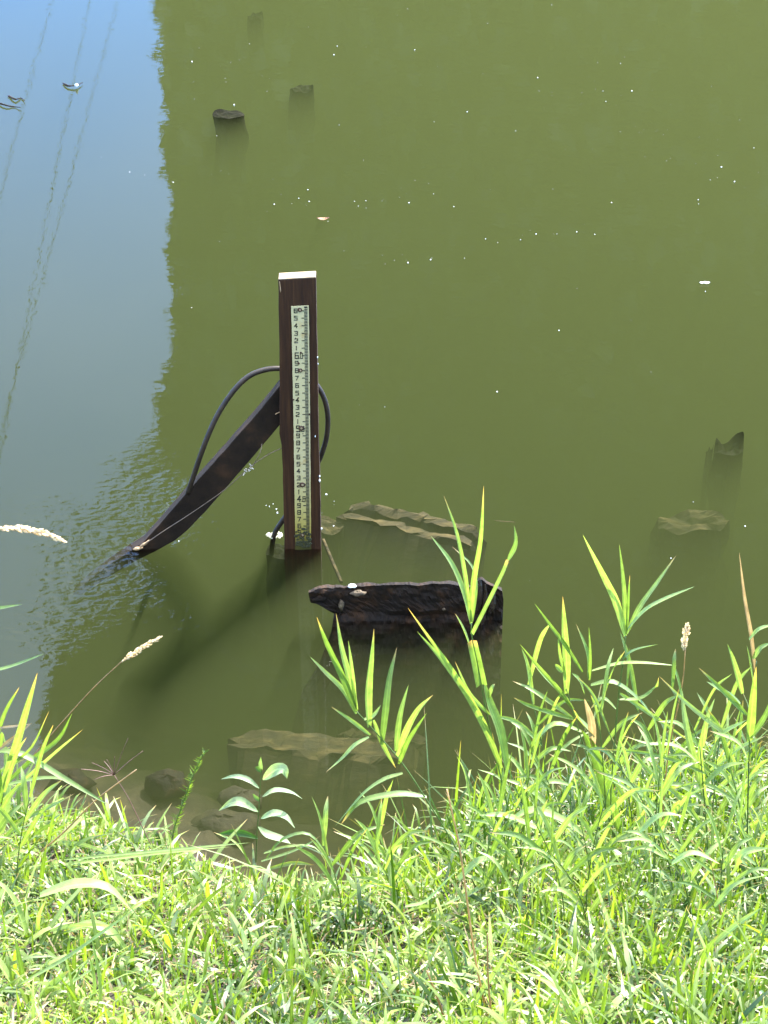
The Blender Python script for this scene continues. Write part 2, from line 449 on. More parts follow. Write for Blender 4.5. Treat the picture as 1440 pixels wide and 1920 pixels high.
v, f = box(-300, 300, 2.0, 39.4, -4.0, 0.0)
tag(mobj('water', v, f, M['water']), kind='structure')

# ------------------------------------------------------------------ far trees (seen mirrored in the water)
def crown_mesh(centres, n, size, seedv):
    g = np.random.default_rng(seedv)
    C = np.array([c[:3] for c in centres]); Rr = np.array([c[3:6] for c in centres])
    w = (Rr[:, 0] * Rr[:, 1] * Rr[:, 2]) ** .75; w /= w.sum()
    k = g.choice(len(C), n, p=w)
    d = g.normal(size=(n, 3)); d /= np.linalg.norm(d, axis=1)[:, None]
    rad = g.uniform(.2, 1, n) ** .5
    P = C[k] + d * Rr[k] * rad[:, None]
    s = g.uniform(.5, 1.3, n) * size
    a = g.normal(size=(n, 3)); a /= np.linalg.norm(a, axis=1)[:, None]
    b = np.cross(a, g.normal(size=(n, 3))); b /= np.linalg.norm(b, axis=1)[:, None]
    q = np.stack([P - a * s[:, None], P + b * s[:, None] * .55, P + a * s[:, None], P - b * s[:, None] * .55], 1)
    me = bpy.data.meshes.new('crown')
    me.vertices.add(4 * n); me.vertices.foreach_set('co', q.astype(np.float32).ravel())
    me.loops.add(4 * n); me.loops.foreach_set('vertex_index', np.arange(4 * n, dtype=np.int32))
    me.polygons.add(n); me.polygons.foreach_set('loop_start', np.arange(0, 4 * n, 4, dtype=np.int32)); me.update()
    t = np.repeat(g.uniform(0, 1, n), 4)
    set_tint(me, np.stack([t, t * 0], 1))
    return me
def tree(label, bx, by, H, clumps, n, seedv):
    g = random.Random(seedv)
    zb = float(ground_z(bx, by)) if by > 38 else 0.9
    zb = 0.2 if by < 38 else zb
    t = empty('broadleaf_tree', (bx, by, zb)); tag(t, label, 'tree', 'tall trees across the river mirrored in the water')
    parts = [tube(spline([(bx, by, zb - 1.0), (bx + .2, by, H * .35), (bx - .2, by + .2, H * .65), (bx, by, H * .92)], 14), np.linspace(.42, .06, 14), 10)]
    for c in clumps:
        z0 = max(zb + 2.0, min(c[2] - 1.5, H * .85))
        parts.append(tube(spline([(bx, by, z0 * .85), ((bx + c[0]) / 2, (by + c[1]) / 2, c[2] - .6), (c[0], c[1], c[2])], 7), np.linspace(.14, .03, 7), 6))
    v_, f_ = join(parts)
    mobj('trunk', v_, f_, M['bark'], t, True)
    me = crown_mesh([(c[0] - bx, c[1] - by, c[2] - zb, c[3], c[4], c[5]) for c in clumps], n, .25, seedv)
    link('crown', me, M['crown'], t)
# left tree: straight flank low down, crown reaching to the left higher up
cl = []
LEFT = [(3, -3.5), (5, -3.55), (7, -3.6), (9, -3.6), (11, -3.7), (13, -3.8), (15, -4.5), (17.5, -5.6), (20, -6.6), (22.5, -7.2), (25, -7.4), (28, -7.2), (31, -6.0)]
for z in np.arange(3, 31, 1.0):
    xl = float(np.interp(z, [a[0] for a in LEFT], [a[1] for a in LEFT]))
    rx = 1.5
    x = xl + rx
    while x < 1.2:
        cl.append((x, 39.0 * 0 + 30 + random.uniform(-.5, .5), z, rx, 1.5, 1.5)); x += 2.0
        rx = 1.5
tree('leftmost tall tree mirrored beside the blue sky patch, crown spreading left', -1.8, 30.2, 31, cl, 170000, 1)
cl = [(x, 31 + random.uniform(-.6, .6), z, 1.8, 1.6, 1.8) for z in np.arange(2.5, 34, 1.7) for x in (.6, 2.2, 3.8, 5.4, 6.9)]
tree('tall dark tree mirrored behind the centre and right of the gauge', 4.2, 31.0, 33, cl, 120000, 2)

# overhead cables, seen mirrored as wavering lines in the blue
def cable(label, a, b, h):
    p, q = mirror_z(*a, h), mirror_z(*b, h)
    d = (q - p) / np.linalg.norm(q - p)
    P = [p - d * 14, p, q, q + d * 9]
    t = spline(P, 20)
    v_, f_ = tube(t, .0065, 6)
    tag(mobj('overhead_cable', v_, f_, M['cable'], base=p), label, 'cable', 'overhead cables mirrored in the water')
cable('mirrored overhead cable nearest the dark tree reflection', (222, 0), (108, 420), 8.5)
cable('middle mirrored overhead cable crossing the blue reflection', (168, 0), (50, 600), 8.2)
cable('mirrored overhead cable closest to the left picture edge', (98, 0), (-20, 440), 8.0)

# ------------------------------------------------------------------ the gauge post
PY = 5.96
W0 = aty(567.5, 1022, PY)
LEAN = math.tan(R(1.2))
def PP(px, py, dy=0.0):          # point on the leaning front face of the post
    Y = PY
    for _ in range(4):
        p = aty(px, py, Y + dy); Y = PY + max(0, p[2]) * LEAN
    return aty(px, py, Y + dy)
base = np.array((W0[0], PY, 0.0))
gp = empty('gauge_post', base)
tag(gp, 'upright brown timber post with white numbered water level scale', 'gauge post')
TT = PP(557, 521)
def frontpt(px, py): return PP(px, py)
edge_l = [frontpt(521.5, 525), frontpt(524, 700), frontpt(524.5, 828), frontpt(529, 838), frontpt(533, 1020)]
edge_r = [frontpt(592.5, 521), frontpt(595.5, 690), frontpt(598, 840), frontpt(599.5, 880), frontpt(602, 1020)]
def down(p, q, z):
    t = (z - q[2]) / (p[2] - q[2]); return q + (p - q) * t
edge_l.append(down(edge_l[-2], edge_l[-1], -1.2)); edge_r.append(down(edge_r[-2], edge_r[-1], -1.2))
# densify so edges can be worn
def dens(E, n, jit):
    L_ = []
    for a, b in zip(E[:-1], E[1:]):
        k = max(2, int(np.linalg.norm(b - a) / .03))
        for i in range(k):
            p = a + (b - a) * i / k
            L_.append(p + np.array((random.uniform(-jit, jit), 0, 0)) * (1 if i else .2))
    L_.append(E[-1]); return L_
n_st = 46
def resample(E):
    E = np.array(E); s = np.r_[0, np.cumsum(np.linalg.norm(np.diff(E, axis=0), axis=1))]
    t = np.linspace(0, s[-1], n_st); return np.stack([np.interp(t, s, E[:, k]) for k in range(3)], 1)
EL, ER = resample(edge_l), resample(edge_r)
jit = rng.normal(0, .0007, (n_st, 2)); jit[0] = 0
DP = .046
V, Fc = [], []
for i in range(n_st):
    l, r = EL[i].copy(), ER[i].copy(); l[0] += jit[i, 0]; r[0] += jit[i, 1]
    back = np.array((0, DP, 0))
    V += [l, r, r + back, l + back]
for i in range(n_st - 1):
    a = i * 4
    for k in range(4):
        b = (k + 1) % 4
        Fc.append((a + k, a + 4 + k, a + 4 + b, a + b))
Fc.append((0, 1, 2, 3))
post = mobj('board', V, Fc, M['post'], gp); bevel(post, .0025, 2)
# sawn end on the top, coloured paler than the board, 3 mm proud
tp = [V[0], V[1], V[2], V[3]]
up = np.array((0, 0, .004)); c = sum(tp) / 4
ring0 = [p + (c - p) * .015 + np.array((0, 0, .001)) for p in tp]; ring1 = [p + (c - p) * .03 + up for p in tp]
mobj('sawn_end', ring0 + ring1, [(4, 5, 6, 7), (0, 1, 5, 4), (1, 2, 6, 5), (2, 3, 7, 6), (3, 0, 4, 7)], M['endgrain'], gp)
# pale split near the top left corner
a, b = PP(524, 528, -.004), PP(526, 548, -.004)
v, f = tube(spline([a, (a + b) / 2 + np.array((.001, 0, 0)), b], 6), [.0012, .0016, .0018, .002, .0026, .0008], 6)
mobj('split', v, f, M['split'], gp)
# bright bare chips on the right edge
for px, py, s in [(595.5, 670, .003), (596.5, 682, .0025), (591, 818, .003), (599.5, 893, .0035), (599.5, 901, .005), (603, 991, .004)]:
    p = PP(px, py, -.004)
    v, f = tube([p + np.array((0, 0, s * 1.2)), p, p - np.array((0, 0, s * 1.4))], [s * .3, s * .8, s * .3], 6)
    mobj('pale_chip', v, f, M['speck'], gp)

# the plate
def interp(py, tab):
    ks = sorted(tab); return np.interp(py, ks, [tab[k] for k in ks])
pl_l = {573: 546, 800: 550.5, 1040: 554}; pl_r = {573: 579, 800: 581.5, 1040: 583.5}
PF = -.004
rows = list(np.linspace(573, 1030, 40))
V, Fc = [], []
for y in rows:
    l, r = PP(interp(y, pl_l) + random.uniform(-.25, .25), y + (1 if y > 573 else 1.6), PF), PP(interp(y, pl_r) + random.uniform(-.25, .25), y, PF)
    V += [l, r, r + np.array((0, .0025, 0)), l + np.array((0, .0025, 0))]
for i in range(len(rows) - 1):
    a = 4 * i
    for k in range(4):
        b = (k + 1) % 4; Fc.append((a + k, a + 4 + k, a + 4 + b, a + b))
Fc.append((0, 1, 2, 3))
plate = mobj('gauge_plate', V, Fc, M['plate'], gp)
# heights of the tenths, read off the photograph
TAB_Y = {6.65: 575.5, 6.6: 583, 6.5: 596.5, 6.4: 610.8, 6.3: 625, 6.2: 639, 6.1: 652.8, 6.0: 667, 5.9: 681, 5.8: 695, 5.5: 737, 5.0: 804, 4.5: 870.3, 4.0: 935.3, 3.6: 986.3, 3.4: 1011.5, 3.3: 1024}
kk = sorted(TAB_Y)
def gy(ft): return float(np.interp(ft, kk, [TAB_Y[k] for k in kk]))
IN = PF - .0012
def strip(x0, x1, y, th, dy=IN):       # thin bar on the plate, th in photo px
    l0, r0 = PP(x0, y - th / 2, dy), PP(x1, y - th / 2, dy); l1, r1 = PP(x0, y + th / 2, dy), PP(x1, y + th / 2, dy)
    bk = np.array((0, .0009, 0))
    return [l0, r0, r1, l1, l0 + bk, r0 + bk, r1 + bk, l1 + bk], [(0, 1, 2, 3), (4, 7, 6, 5), (0, 4, 5, 1), (1, 5, 6, 2), (2, 6, 7, 3), (3, 7, 4, 0)]
tk = []
ft = 6.66
k = 0
for i in range(0, 165):
    ftv = 6.66 - .02 * i
    if ftv < 3.42: break
    y = gy(ftv); xr = interp(y, pl_r) - 2.6
    tenth = abs(ftv * 10 - round(ftv * 10)) < .01
    x0 = xr - (11.5 if tenth else 6.2)
    tk.append(strip(x0, xr, y, 1.35))
v, f = join(tk)
mobj('tick_marks', v, f, M['ink'], plate)['kind'] = 'stuff'
SEG = {  # strokes in a 1 x 1 cell, y down
    '0': [((0, 0), (1, 0)), ((1, 0), (1, 1)), ((1, 1), (0, 1)), ((0, 1), (0, 0))],
    '1': [((.5, 0), (.5, 1))],
    '2': [((0, .12), (.1, 0)), ((.1, 0), (1, 0)), ((1, 0), (1, .42)), ((1, .42), (0, .8)), ((0, .8), (0, 1)), ((0, 1), (1, 1))],
    '3': [((0, 0), (1, 0)), ((1, 0), (1, 1)), ((.35, .48), (1, .48)), ((0, 1), (1, 1))],
    '4': [((.7, 0), (.7, 1)), ((.7, 0), (0, .65)), ((0, .65), (1, .65))],
    '5': [((1, 0), (0, 0)), ((0, 0), (0, .45)), ((0, .45), (1, .45)), ((1, .45), (1, 1)), ((1, 1), (0, 1))],
    '6': [((1, 0), (0, 0)), ((0, 0), (0, 1)), ((0, 1), (1, 1)), ((1, 1), (1, .48)), ((1, .48), (0, .48))],
    '7': [((0, 0), (1, 0)), ((1, 0), (.35, 1))],
    '8': [((0, 0), (1, 0)), ((1, 0), (1, 1)), ((1, 1), (0, 1)), ((0, 1), (0, 0)), ((0, .48), (1, .48))],
    '9': [((1, .5), (0, .5)), ((0, .5), (0, 0)), ((0, 0), (1, 0)), ((1, 0), (1, 1)), ((1, 1), (0, 1))]}
def glyph(ch, cx, cy, w, h, th):
    parts = []
    for (x0, y0), (x1, y1) in SEG[ch]:
        A = np.array((cx + (x0 - .5) * w, cy + (y0 - .5) * h)); B = np.array((cx + (x1 - .5) * w, cy + (y1 - .5) * h))
        d = B - A; d /= np.linalg.norm(d); n = np.array((-d[1], d[0])) * th / 2; A = A - d * th / 2; B = B + d * th / 2
        q = [A + n, B + n, B - n, A - n]
        P4 = [PP(*p, IN) for p in q]; bk = np.array((0, .0009, 0))
        parts.append((P4 + [p + bk for p in P4], [(0, 1, 2, 3), (4, 7, 6, 5), (0, 4, 5, 1), (1, 5, 6, 2), (2, 6, 7, 3), (3, 7, 4, 0)]))
    return join(parts)
for t in range(65, 34, -1):
    ftv = t / 10; y = gy(ftv)
    if t in (60, 50, 40):
        x = interp(y, pl_l) + 8.5
        v, f = join([glyph(str(t // 10), x, y, 6.0, 10.5, 1.7), glyph('0', x + 9.0, y + .5, 4.2, 9.5, 1.1), strip(x + 4.6, x + 5.8, y + 5, 1.2)])
    else:
        x = interp(y, pl_l) + 8.0
        v, f = glyph(str(t % 10), x, y, 5.4, 7.2, 1.35)
    mobj('printed_number', v, f, M['ink'], plate)
v, f = glyph('6', interp(583, pl_l) + 8.0, 583, 5.4, 7.2, 1.6)
mobj('printed_number', v, f, M['ink'], plate)
def disc(c, r, th, seg=14, asp=1.0):
    V, Fc = [], []
    for y, rr in ((0, r), (-th, r * .85)):
        for k in range(seg):
            a = 2 * math.pi * k / seg; V.append(c + np.array((rr * math.cos(a) * asp, y, rr * math.sin(a))))
    for k in range(seg): Fc.append((k, (k + 1) % seg, seg + (k + 1) % seg, seg + k))
    Fc.append(tuple(range(seg, 2 * seg)))
    return V, Fc
for px, py, rs in [(562, 581, .0085), (563, 694.5, .0085), (564.5, 803, .0105), (567, 909, .011), (567, 1003, .009)]:
    c = PP(px, py, PF - .001)
    v, f = disc(c, rs, .003)
    s = mobj('screw', v, f, M['rust'], plate)
    mobj('screw_slot', *disc(c + np.array((.0012, -.0032, .0008)), rs * .42, .001, 10), M['screwhead'], gp) if False else None
    v2, f2 = disc(c + np.array((.001, -.003, .0006)), rs * .42, .0012, 10)
    vv, ff = join([(v, f)])
    o2 = mobj('screw_head', v2, f2, M['screwhead'], plate)
for px, py, rs in [(564, 661.5, .0042), (560, 681.5, .0042), (550.5, 749.5, .0035), (554, 634, .002), (559, 746, .003), (580.5, 717, .003), (580.5, 777, .0045), (568, 813, .002)]:
    v, f = disc(PP(px, py, PF - .0012), rs, .001, 8)
    mobj('chipped_spot', v, f, M['rust'], plate)
# algae crust around the water line on the plate
parts = []
for _ in range(60):
    px, py = random.uniform(555, 582), random.choice([random.gauss(1003, 6), random.gauss(1018, 6)])
    c = PP(px, min(py, 1026), PF - .001)
    v, f = disc(c, random.uniform(.002, .007), random.uniform(.001, .004), 6, random.uniform(.6, 1.8)); parts.append((v, f))
v, f = join(parts)
mobj('algae', v, f, M['algae'], plate)['kind'] = 'stuff'

# ------------------------------------------------------------------ brace (leaning timber, the water's refraction bend built into its lower outline)
BY0 = PY + .050
def extrude_outline(pts_px, Yf, depth, mat, name, parent, jitter=.4, subdiv=6):
    pts = []
    n = len(pts_px)
    for i in range(n):
        a, b = np.array(pts_px[i], float), np.array(pts_px[(i + 1) % n], float)
        k = max(1, int(np.linalg.norm(b[:2] - a[:2]) / 14))
        for j in range(k):
            p = a + (b - a) * j / k
            if j: p[:2] += np.array((random.uniform(-jitter, jitter), random.uniform(-jitter, jitter)))
            pts.append(p)
    fr_ = [aty(p[0], p[1], Yf(p)) for p in pts]
    bk = [q + np.array((0, depth, 0)) for q in fr_]
    m_ = len(pts)
    Fc = [tuple(range(m_)), tuple(range(2 * m_ - 1, m_ - 1, -1))]
    for i in range(m_):
        j = (i + 1) % m_
        Fc.append((i, i + m_, j + m_, j))
    # make triangulation safe
    return mobj(name, fr_ + bk, Fc, mat, parent)
br_base = atz(255, 1040)
br = empty('brace_timber', br_base)
tag(br, 'dark slanting timber leaning from the water up to the gauge post', 'timber brace')
o = extrude_outline([(531, 716), (531, 790), (470, 862), (384, 961), (352, 994), (328, 1014), (292, 1034), (258, 1050), (224, 1070), (186, 1094), (152, 1116), (136, 1116), (164, 1090), (200, 1062), (246, 1032), (268, 1018), (298, 985), (345, 930), (430, 835), (480, 778)],
                    lambda p: BY0 - .08 * (531 - p[0]) / 400, .055, M['brace'], 'beam', br)
bevel(o, .003, 2)
for a_, b_, w_ in [((262, 1026), (278, 1015), .006), ((250, 1030), (268, 1027), .007), ((272, 1022), (280, 1012), .004)]:
    p, q = aty(*a_, BY0 - .075), aty(*b_, BY0 - .075)
    v, f = tube(spline([p, (p + q) / 2 + np.array((0, -.004, .003)), q], 5), [w_ * .4, w_, w_, w_ * .7, .001], 6)
    mobj('splinter', v, f, M['split'], br)
for px, py in [(516, 777), (520, 775)]:
    p, q = aty(px, py, BY0 - .012), aty(px + 5, py - 3, BY0 - .012)
    mobj('splinter', *tube([p, (p + q) / 2, q], [.0008, .0022, .0008], 6), M['split'], br)

# conduit loop
def tube_thing(name, label, cat, pts, rad, mat, n=50, seg=10):
    P = spline(pts, n); v_, f_ = tube(P, rad, seg)
    o_ = mobj(name, v_, f_, mat, None, True, base=P[0]); return tag(o_, label, cat)
tube_thing('conduit', 'black bent conduit hose looping from the brace behind the gauge post', 'hose',
           [aty(352, 925, PY + .02), aty(362, 895, PY + .015), aty(384, 832, PY + .02), aty(408, 778, PY + .05), aty(438, 733, PY + .08), aty(466, 706, PY + .10), aty(495, 694, PY + .115), aty(525, 691, PY + .12), aty(560, 698, PY + .125),
            aty(590, 718, PY + .11), aty(607, 745, PY + .10), aty(614.5, 778, PY + .09), aty(613, 815, PY + .085), aty(605, 846, PY + .08), aty(590, 880, PY + .08), aty(570, 915, PY + .08), aty(550, 948, PY + .08), aty(530, 976, PY + .08), aty(517, 996, PY + .08), aty(512, 1012, PY + .08), aty(509, 1040, PY + .1)],
           .0098, M['hose'], 90)
w = tube_thing('tie_wire', 'thin rusty wire strung from the gauge post down to the foot of the brace', 'wire',
           [aty(529, 840, PY + .02), aty(505, 851, PY - .01), aty(476, 870, PY - .03), aty(458, 886, PY - .03), aty(425, 915, PY - .03), aty(400, 934, PY - .04), aty(350, 968, PY - .05), aty(305, 997, PY - .06), aty(272, 1020, PY - .06)],
           .0015, M['wire'], 40, 6)
v, f = tube(spline([aty(491, 832, PY + .01), aty(488, 848, PY - .03), aty(478, 867, PY - .035), aty(472, 876, PY - .035)], 10), .0013, 6)
mobj('loose_wire', v, f, M['wire'], w)
kp = []
for i in range(16):
    t = random.random(); p = aty(458 + 16 * t + random.uniform(-2, 2), 887 - 15 * t + random.uniform(-3, 3), PY - .035)
    q = p + np.array((random.uniform(-.009, .009), random.uniform(-.006, .006), random.uniform(-.009, .009)))
    kp.append(tube([p, (p + q) / 2, q], [.0015, .0022, .0008], 5))
mobj('frayed_knot', *join(kp), M['knot'], w)

# foam ring where the conduit enters the water
def blob_ring(c, rx, ry, n, s0, s1, hole=.45):
    parts = []
    for _ in range(n):
        a = random.uniform(0, 2 * math.pi); r_ = random.uniform(hole, 1)
        p = c + np.array((rx * r_ * math.cos(a), ry * r_ * math.sin(a), .001))
        s = random.uniform(s0, s1)
        parts.append(tube([p, p + np.array((0, 0, s * .35)), p + np.array((0, 0, s * .6))], [s, s * .85, s * .3], 7))
    return join(parts)
fc = atz(515, 1004)
tag(mobj('foam', *blob_ring(fc, .030, .024, 90, .002, .006), M['foam'], base=fc), 'pale foam ring floating round the foot of the black hose', 'foam', kind='stuff')

# ------------------------------------------------------------------ old timbers and stumps in the water
def stump(name, label, cat, cpx, cpy, rx, ry, top_z, mat, seedv, jag=.03, depth=1.3, group=None, peaks=None, seg=34, flare=.12):
    g = random.Random(seedv)
    c = atz(cpx, cpy, top_z)
    V, Fc = [], []
    prof = [1 + g.uniform(-.12, .12) for _ in range(seg)]
    prof = [1 + .16 * mnoise.noise(Vector((math.cos(6.283 * i / seg) * 1.2 + seedv * 3, math.sin(6.283 * i / seg) * 1.2, 7.7))) + .04 * (p - 1) * 5 * .5 for i, p in enumerate(prof)]
    tops = []
    for k in range(seg):
        a = 2 * math.pi * k / seg
        h = jag * 1.6 * mnoise.noise(Vector((math.cos(a) * 1.3 + seedv, math.sin(a) * 1.3, .3)))
        if peaks:
            for pa, ph, pw in peaks:
                da = (a - pa + math.pi) % (2 * math.pi) - math.pi
                h += ph * math.exp(-(da / pw) ** 2)
        tops.append(h)
    levels = [0, -.03, -.07, -.12, -.18, -.28, -.45, -.8, -depth]
    for li, lz in enumerate(levels):
        for k in range(seg):
            a = 2 * math.pi * k / seg
            rr = prof[k] * (1 + flare * (-lz)) * (1 + .45 * mnoise.noise(Vector((math.cos(a) * 1.4 + seedv, math.sin(a) * 1.4, lz * 9))) * min(1, -lz * 8))
            V.append(c + np.array((rx * rr * math.cos(a), ry * rr * math.sin(a), (tops[k] if li == 0 else lz))))
    for li in range(len(levels) - 1):
        for k in range(seg):
            a, b = li * seg + k, li * seg + (k + 1) % seg
            Fc.append((a, a + seg, b + seg, b))
    # top rings
    n0 = len(V)
    for fr_ in (.72, .38):
        for k in range(seg):
            a = 2 * math.pi * k / seg
            V.append(c + np.array((rx * prof[k] * fr_ * math.cos(a), ry * prof[k] * fr_ * math.sin(a), tops[k] * fr_ * .6 + jag * 1.2 * mnoise.noise(Vector((math.cos(a) * fr_ * 2 + seedv, math.sin(a) * fr_ * 2, 4.3))) - .006)))
    ct = len(V); V.append(c + np.array((0, 0, -.015)))
    for k in range(seg):
        b = (k + 1) % seg
        Fc.append((k, b, n0 + b, n0 + k)); Fc.append((n0 + k, n0 + b, n0 + seg + b, n0 + seg + k)); Fc.append((n0 + seg + k, n0 + seg + b, ct))
    o = mobj(name, V, Fc, mat, None, False, base=c)
    return tag(o, label, cat, group)
G = 'old piling stumps under the water'
stump('piling_stump', 'dark piling stump just breaking the surface at upper left of the green water', 'stump', 428, 214, .088, .06, -.012, M['sunkwood'], 3, .012, group=G)
stump('piling_stump', 'small faint submerged stump behind the larger dark one', 'stump', 566, 166, .068, .05, -.075, M['sunkwood'], 4, .02, group=G)
stump('piling_stump', 'faintest far submerged stump near the top edge', 'stump', 478, 30, .05, .05, -.12, M['sunkwood'], 5, .03, group=G)
stump('piling_stump', 'jagged two-pointed submerged stump near the right edge', 'stump', 1366, 845, .062, .045, -.11, M['sunkwood'], 6, .03, group=G, peaks=[(.5, .085, .9), (2.6, .03, .5)])
stump('piling_stump', 'wide flat-topped submerged stump low on the right', 'stump', 1300, 980, .155, .075, -.165, M['silt'], 8, .03, group=G)
stump('piling_stump', 'narrow pointed submerged stub left of the jagged stump', 'stump', 1330, 850, .014, .014, -.15, M['sunkwood'], 16, .02, group=G, peaks=[(0, .05, .8)], seg=12)
stump('piling_stump', 'rounded submerged stump tucked behind the foot of the gauge post', 'stump', 612, 985, .075, .06, -.10, M['silt'], 9, .015, group=G)
stump('piling_stump', 'dark submerged stump in front of the foam ring left of the post foot', 'stump', 522, 1034, .05, .045, -.10, M['sunkwood'], 21, .012, group=G)

# silted squared timber with a groove, submerged behind the big dark one
def timber(name, label, a, b, w, h, z, mat, seedv, group=None, tilt=0, rot=0.0, groove=False, n=26, top2=None):
    """squared old beam from photo point a to b (top front edge), w back from the edge, h down"""
    g = random.Random(seedv)
    A, B = atz(*a, z), atz(*b, z + tilt)
    d = (B - A); Lg = np.linalg.norm(d); d /= Lg
    nrm = np.array((-d[1], d[0], 0)); nrm /= np.linalg.norm(nrm)
    if nrm[1] < 0: nrm = -nrm
    # cross-section (s back, t down)
    sec = [(-.42, -h), (-.17, -h * .42), (0, -.01), (.012, 0), (w * .3, -.004)]
    if groove: sec += [(w * .34, -.05), (w * .55, -.05), (w * .58, -.002)]
    sec += [(w * .8, .0), (w, -.012), (w * 1.02, -h)]
    V, Fc = [], []
    m_ = len(sec)
    for i in range(n):
        t = i / (n - 1)
        e = 1.0
        if t < .08: e = .45 + 6.5 * t
        if t > .92: e = .5 + 6 * (1 - t)
        for j, (s, q) in enumerate(sec):
            off = np.array([.022 * mnoise.noise(Vector((i * .35, j * .8, seedv + k_ * 5))) + g.uniform(-.002, .002) for k_ in range(3)])
            V.append(A + d * (Lg * t + g.uniform(-.01, .01) * (3 if i in (0, n - 1) else 1)) + nrm * s * e + np.array((0, 0, q)) + off)
    for i in range(n - 1):
        for j in range(m_ - 1):
            a_ = i * m_ + j
            Fc.append((a_, a_ + 1, a_ + 1 + m_, a_ + m_))
    Fc.append(tuple(range(m_))); Fc.append(tuple(range((n - 1) * m_, n * m_))[::-1])
    o = mobj(name, V, Fc, mat, None, False, base=A)
    return tag(o, label, 'timber', group)
GT = 'submerged squared timbers'
timber('sunken_timber', 'silty grooved timber lying just under water behind the big dark timber', (640, 970), (888, 1024), .15, .50, -.072, M['silt'], 31, GT, groove=True, tilt=.01)
timber('sunken_timber', 'ochre silt-covered timber under water near the bank below the post', (436, 1400), (735, 1430), .12, .34, -.15, M['silt'], 32, GT)
timber('sunken_timber', 'short sunken plank end beside the ochre timber, behind the reed', (640, 1386), (790, 1396), .07, .2, -.21, M['silt'], 33, GT)
tube_thing('sunken_stick', 'thin brownish stake slanting under water right of the post foot', 'stick', [atz(606, 1012, -.04), atz(622, 1050, -.06), atz(640, 1092, -.08)], [.007] * 20, M['silt'], 20)

# big dark timber standing out of the water
bt = empty('broken_timber', atz(760, 1150))
tag(bt, 'large dark wet broken timber rising from the water right of the gauge post', 'timber')
BTY = float(atz(760, 1165)[1])
def big_beam():
    XL = ([1105, 1112, 1126, 1134, 1143, 1150, 1190, 1215, 1250, 1300, 1400, 1480], [582, 578, 581, 596, 612, 627, 621, 612, 598, 566, 540, 530])
    XR = ([1100, 1110, 1125, 1200, 1330, 1480], [936, 942, 944, 941, 936, 934])
    YT = ([578, 590, 600, 640, 655, 672, 700, 740, 780, 815, 842, 862, 884, 895, 903, 915, 926, 938, 944], [1111, 1105, 1103, 1102, 1100, 1101, 1098, 1096, 1098, 1094, 1094, 1098, 1101, 1090, 1086, 1096, 1100, 1105, 1113])
    nu, nv_ = 90, 40
    V, Fc = [], []
    g = random.Random(77)
    for layer in (0, 1):
        for v_ in range(nv_):
            for u_ in range(nu):
                u, w_ = u_ / (nu - 1), (v_ / (nv_ - 1)) ** 1.4
                y = 1110 + w_ * 370
                for _ in range(4):
                    x = np.interp(y, *XL) + (np.interp(y, *XR) - np.interp(y, *XL)) * u
                    yt = np.interp(x, *YT) + 2.2 * mnoise.noise(Vector((x * .05, 1.7, 2))) + 1.6 * mnoise.noise(Vector((x * .4, 5.7, 2)))
                    y = yt + w_ * (1480 - yt)
                Y = BTY + .02 * math.sin(x * .03) if y <= 1150 else float(atz(x, y, .0 + min(0, -(y - 1165) * .0016) + (0 if y > 1165 else (1165 - y) * .0016))[1])
                nz_ = mnoise.noise(Vector((x * .03, y * .05, 3.1))) * .014 + mnoise.noise(Vector((x * .13, y * .12, 9.1))) * .007 + mnoise.noise(Vector((x * .3, y * .07, 2.1))) * .002
                p = aty(x, y, Y + nz_) + np.array((0, (.022 + .016 * mnoise.noise(Vector((x * .03, 0, 5)))) * layer, -.004 * layer))
                V.append(p)
    K = nu * nv_
    for v_ in range(nv_ - 1):
        for u_ in range(nu - 1):
            a = v_ * nu + u_
            Fc.append((a, a + nu, a + nu + 1, a + 1)); Fc.append((K + a, K + a + 1, K + a + nu + 1, K + a + nu))
    for u_ in range(nu - 1):
        Fc.append((u_, u_ + 1, K + u_ + 1, K + u_)); b = (nv_ - 1) * nu + u_; Fc.append((b, K + b, K + b + 1, b + 1))
    for v_ in range(nv_ - 1):
        a = v_ * nu; Fc.append((a, K + a, K + a + nu, a + nu)); b = a + nu - 1; Fc.append((b, b + nu, K + b + nu, K + b))
    return mobj('beam', V, Fc, M['wet'], bt)
big_beam()
# wet splinters at the right end
for a_, b_, w_ in [((893, 1150), (901, 1086), .012), ((905, 1160), (910, 1096), .011), ((918, 1150), (926, 1104), .012), ((900, 1190), (908, 1120), .009), ((886, 1128), (897, 1095), .008)]:
    p, q = aty(*a_, BTY - .012), aty(*b_, BTY - .006)
    mobj('splinter', *tube(spline([p, (p + q) / 2 + np.array((.004, -.006, 0)), q], 7), [w_ * .5, w_ * .9, w_, w_, w_ * .8, w_ * .6, w_ * .2], 6), M['wetshine'], bt)
def lump(c, rx, ry, rz, mat, name, parent, seedv, n=10):
    g = random.Random(seedv); V, Fc = [], []
    for i in range(n + 1):
        ph = math.pi * i / n
        for k in range(12):
            a = 2 * math.pi * k / 12
            s = 1 + .5 * mnoise.noise(Vector((math.cos(a) * 1.5 + seedv, math.sin(a) * 1.5, ph * 1.4))) + g.uniform(-.06, .06)
            V.append(c + s * np.array((rx * math.sin(ph) * math.cos(a), ry * math.sin(ph) * math.sin(a), rz * math.cos(ph))))
    for i in range(n):
        for k in range(12):
            a, b = i * 12 + k, i * 12 + (k + 1) % 12
            Fc.append((a, a + 12, b + 12, b))
    return mobj(name, V, Fc, mat, parent, True)
lump(aty(672, 1112, BTY - .008), .026, .012, .009, M['lichen'], 'rotten_patch', bt, 1)
lump(aty(660, 1099, BTY + .005), .014, .01, .006, M['speck'], 'white_dropping', bt, 2)
lump(aty(640, 1135, BTY - .004), .010, .006, .022, M['lichen'], 'rotten_patch', bt, 3)
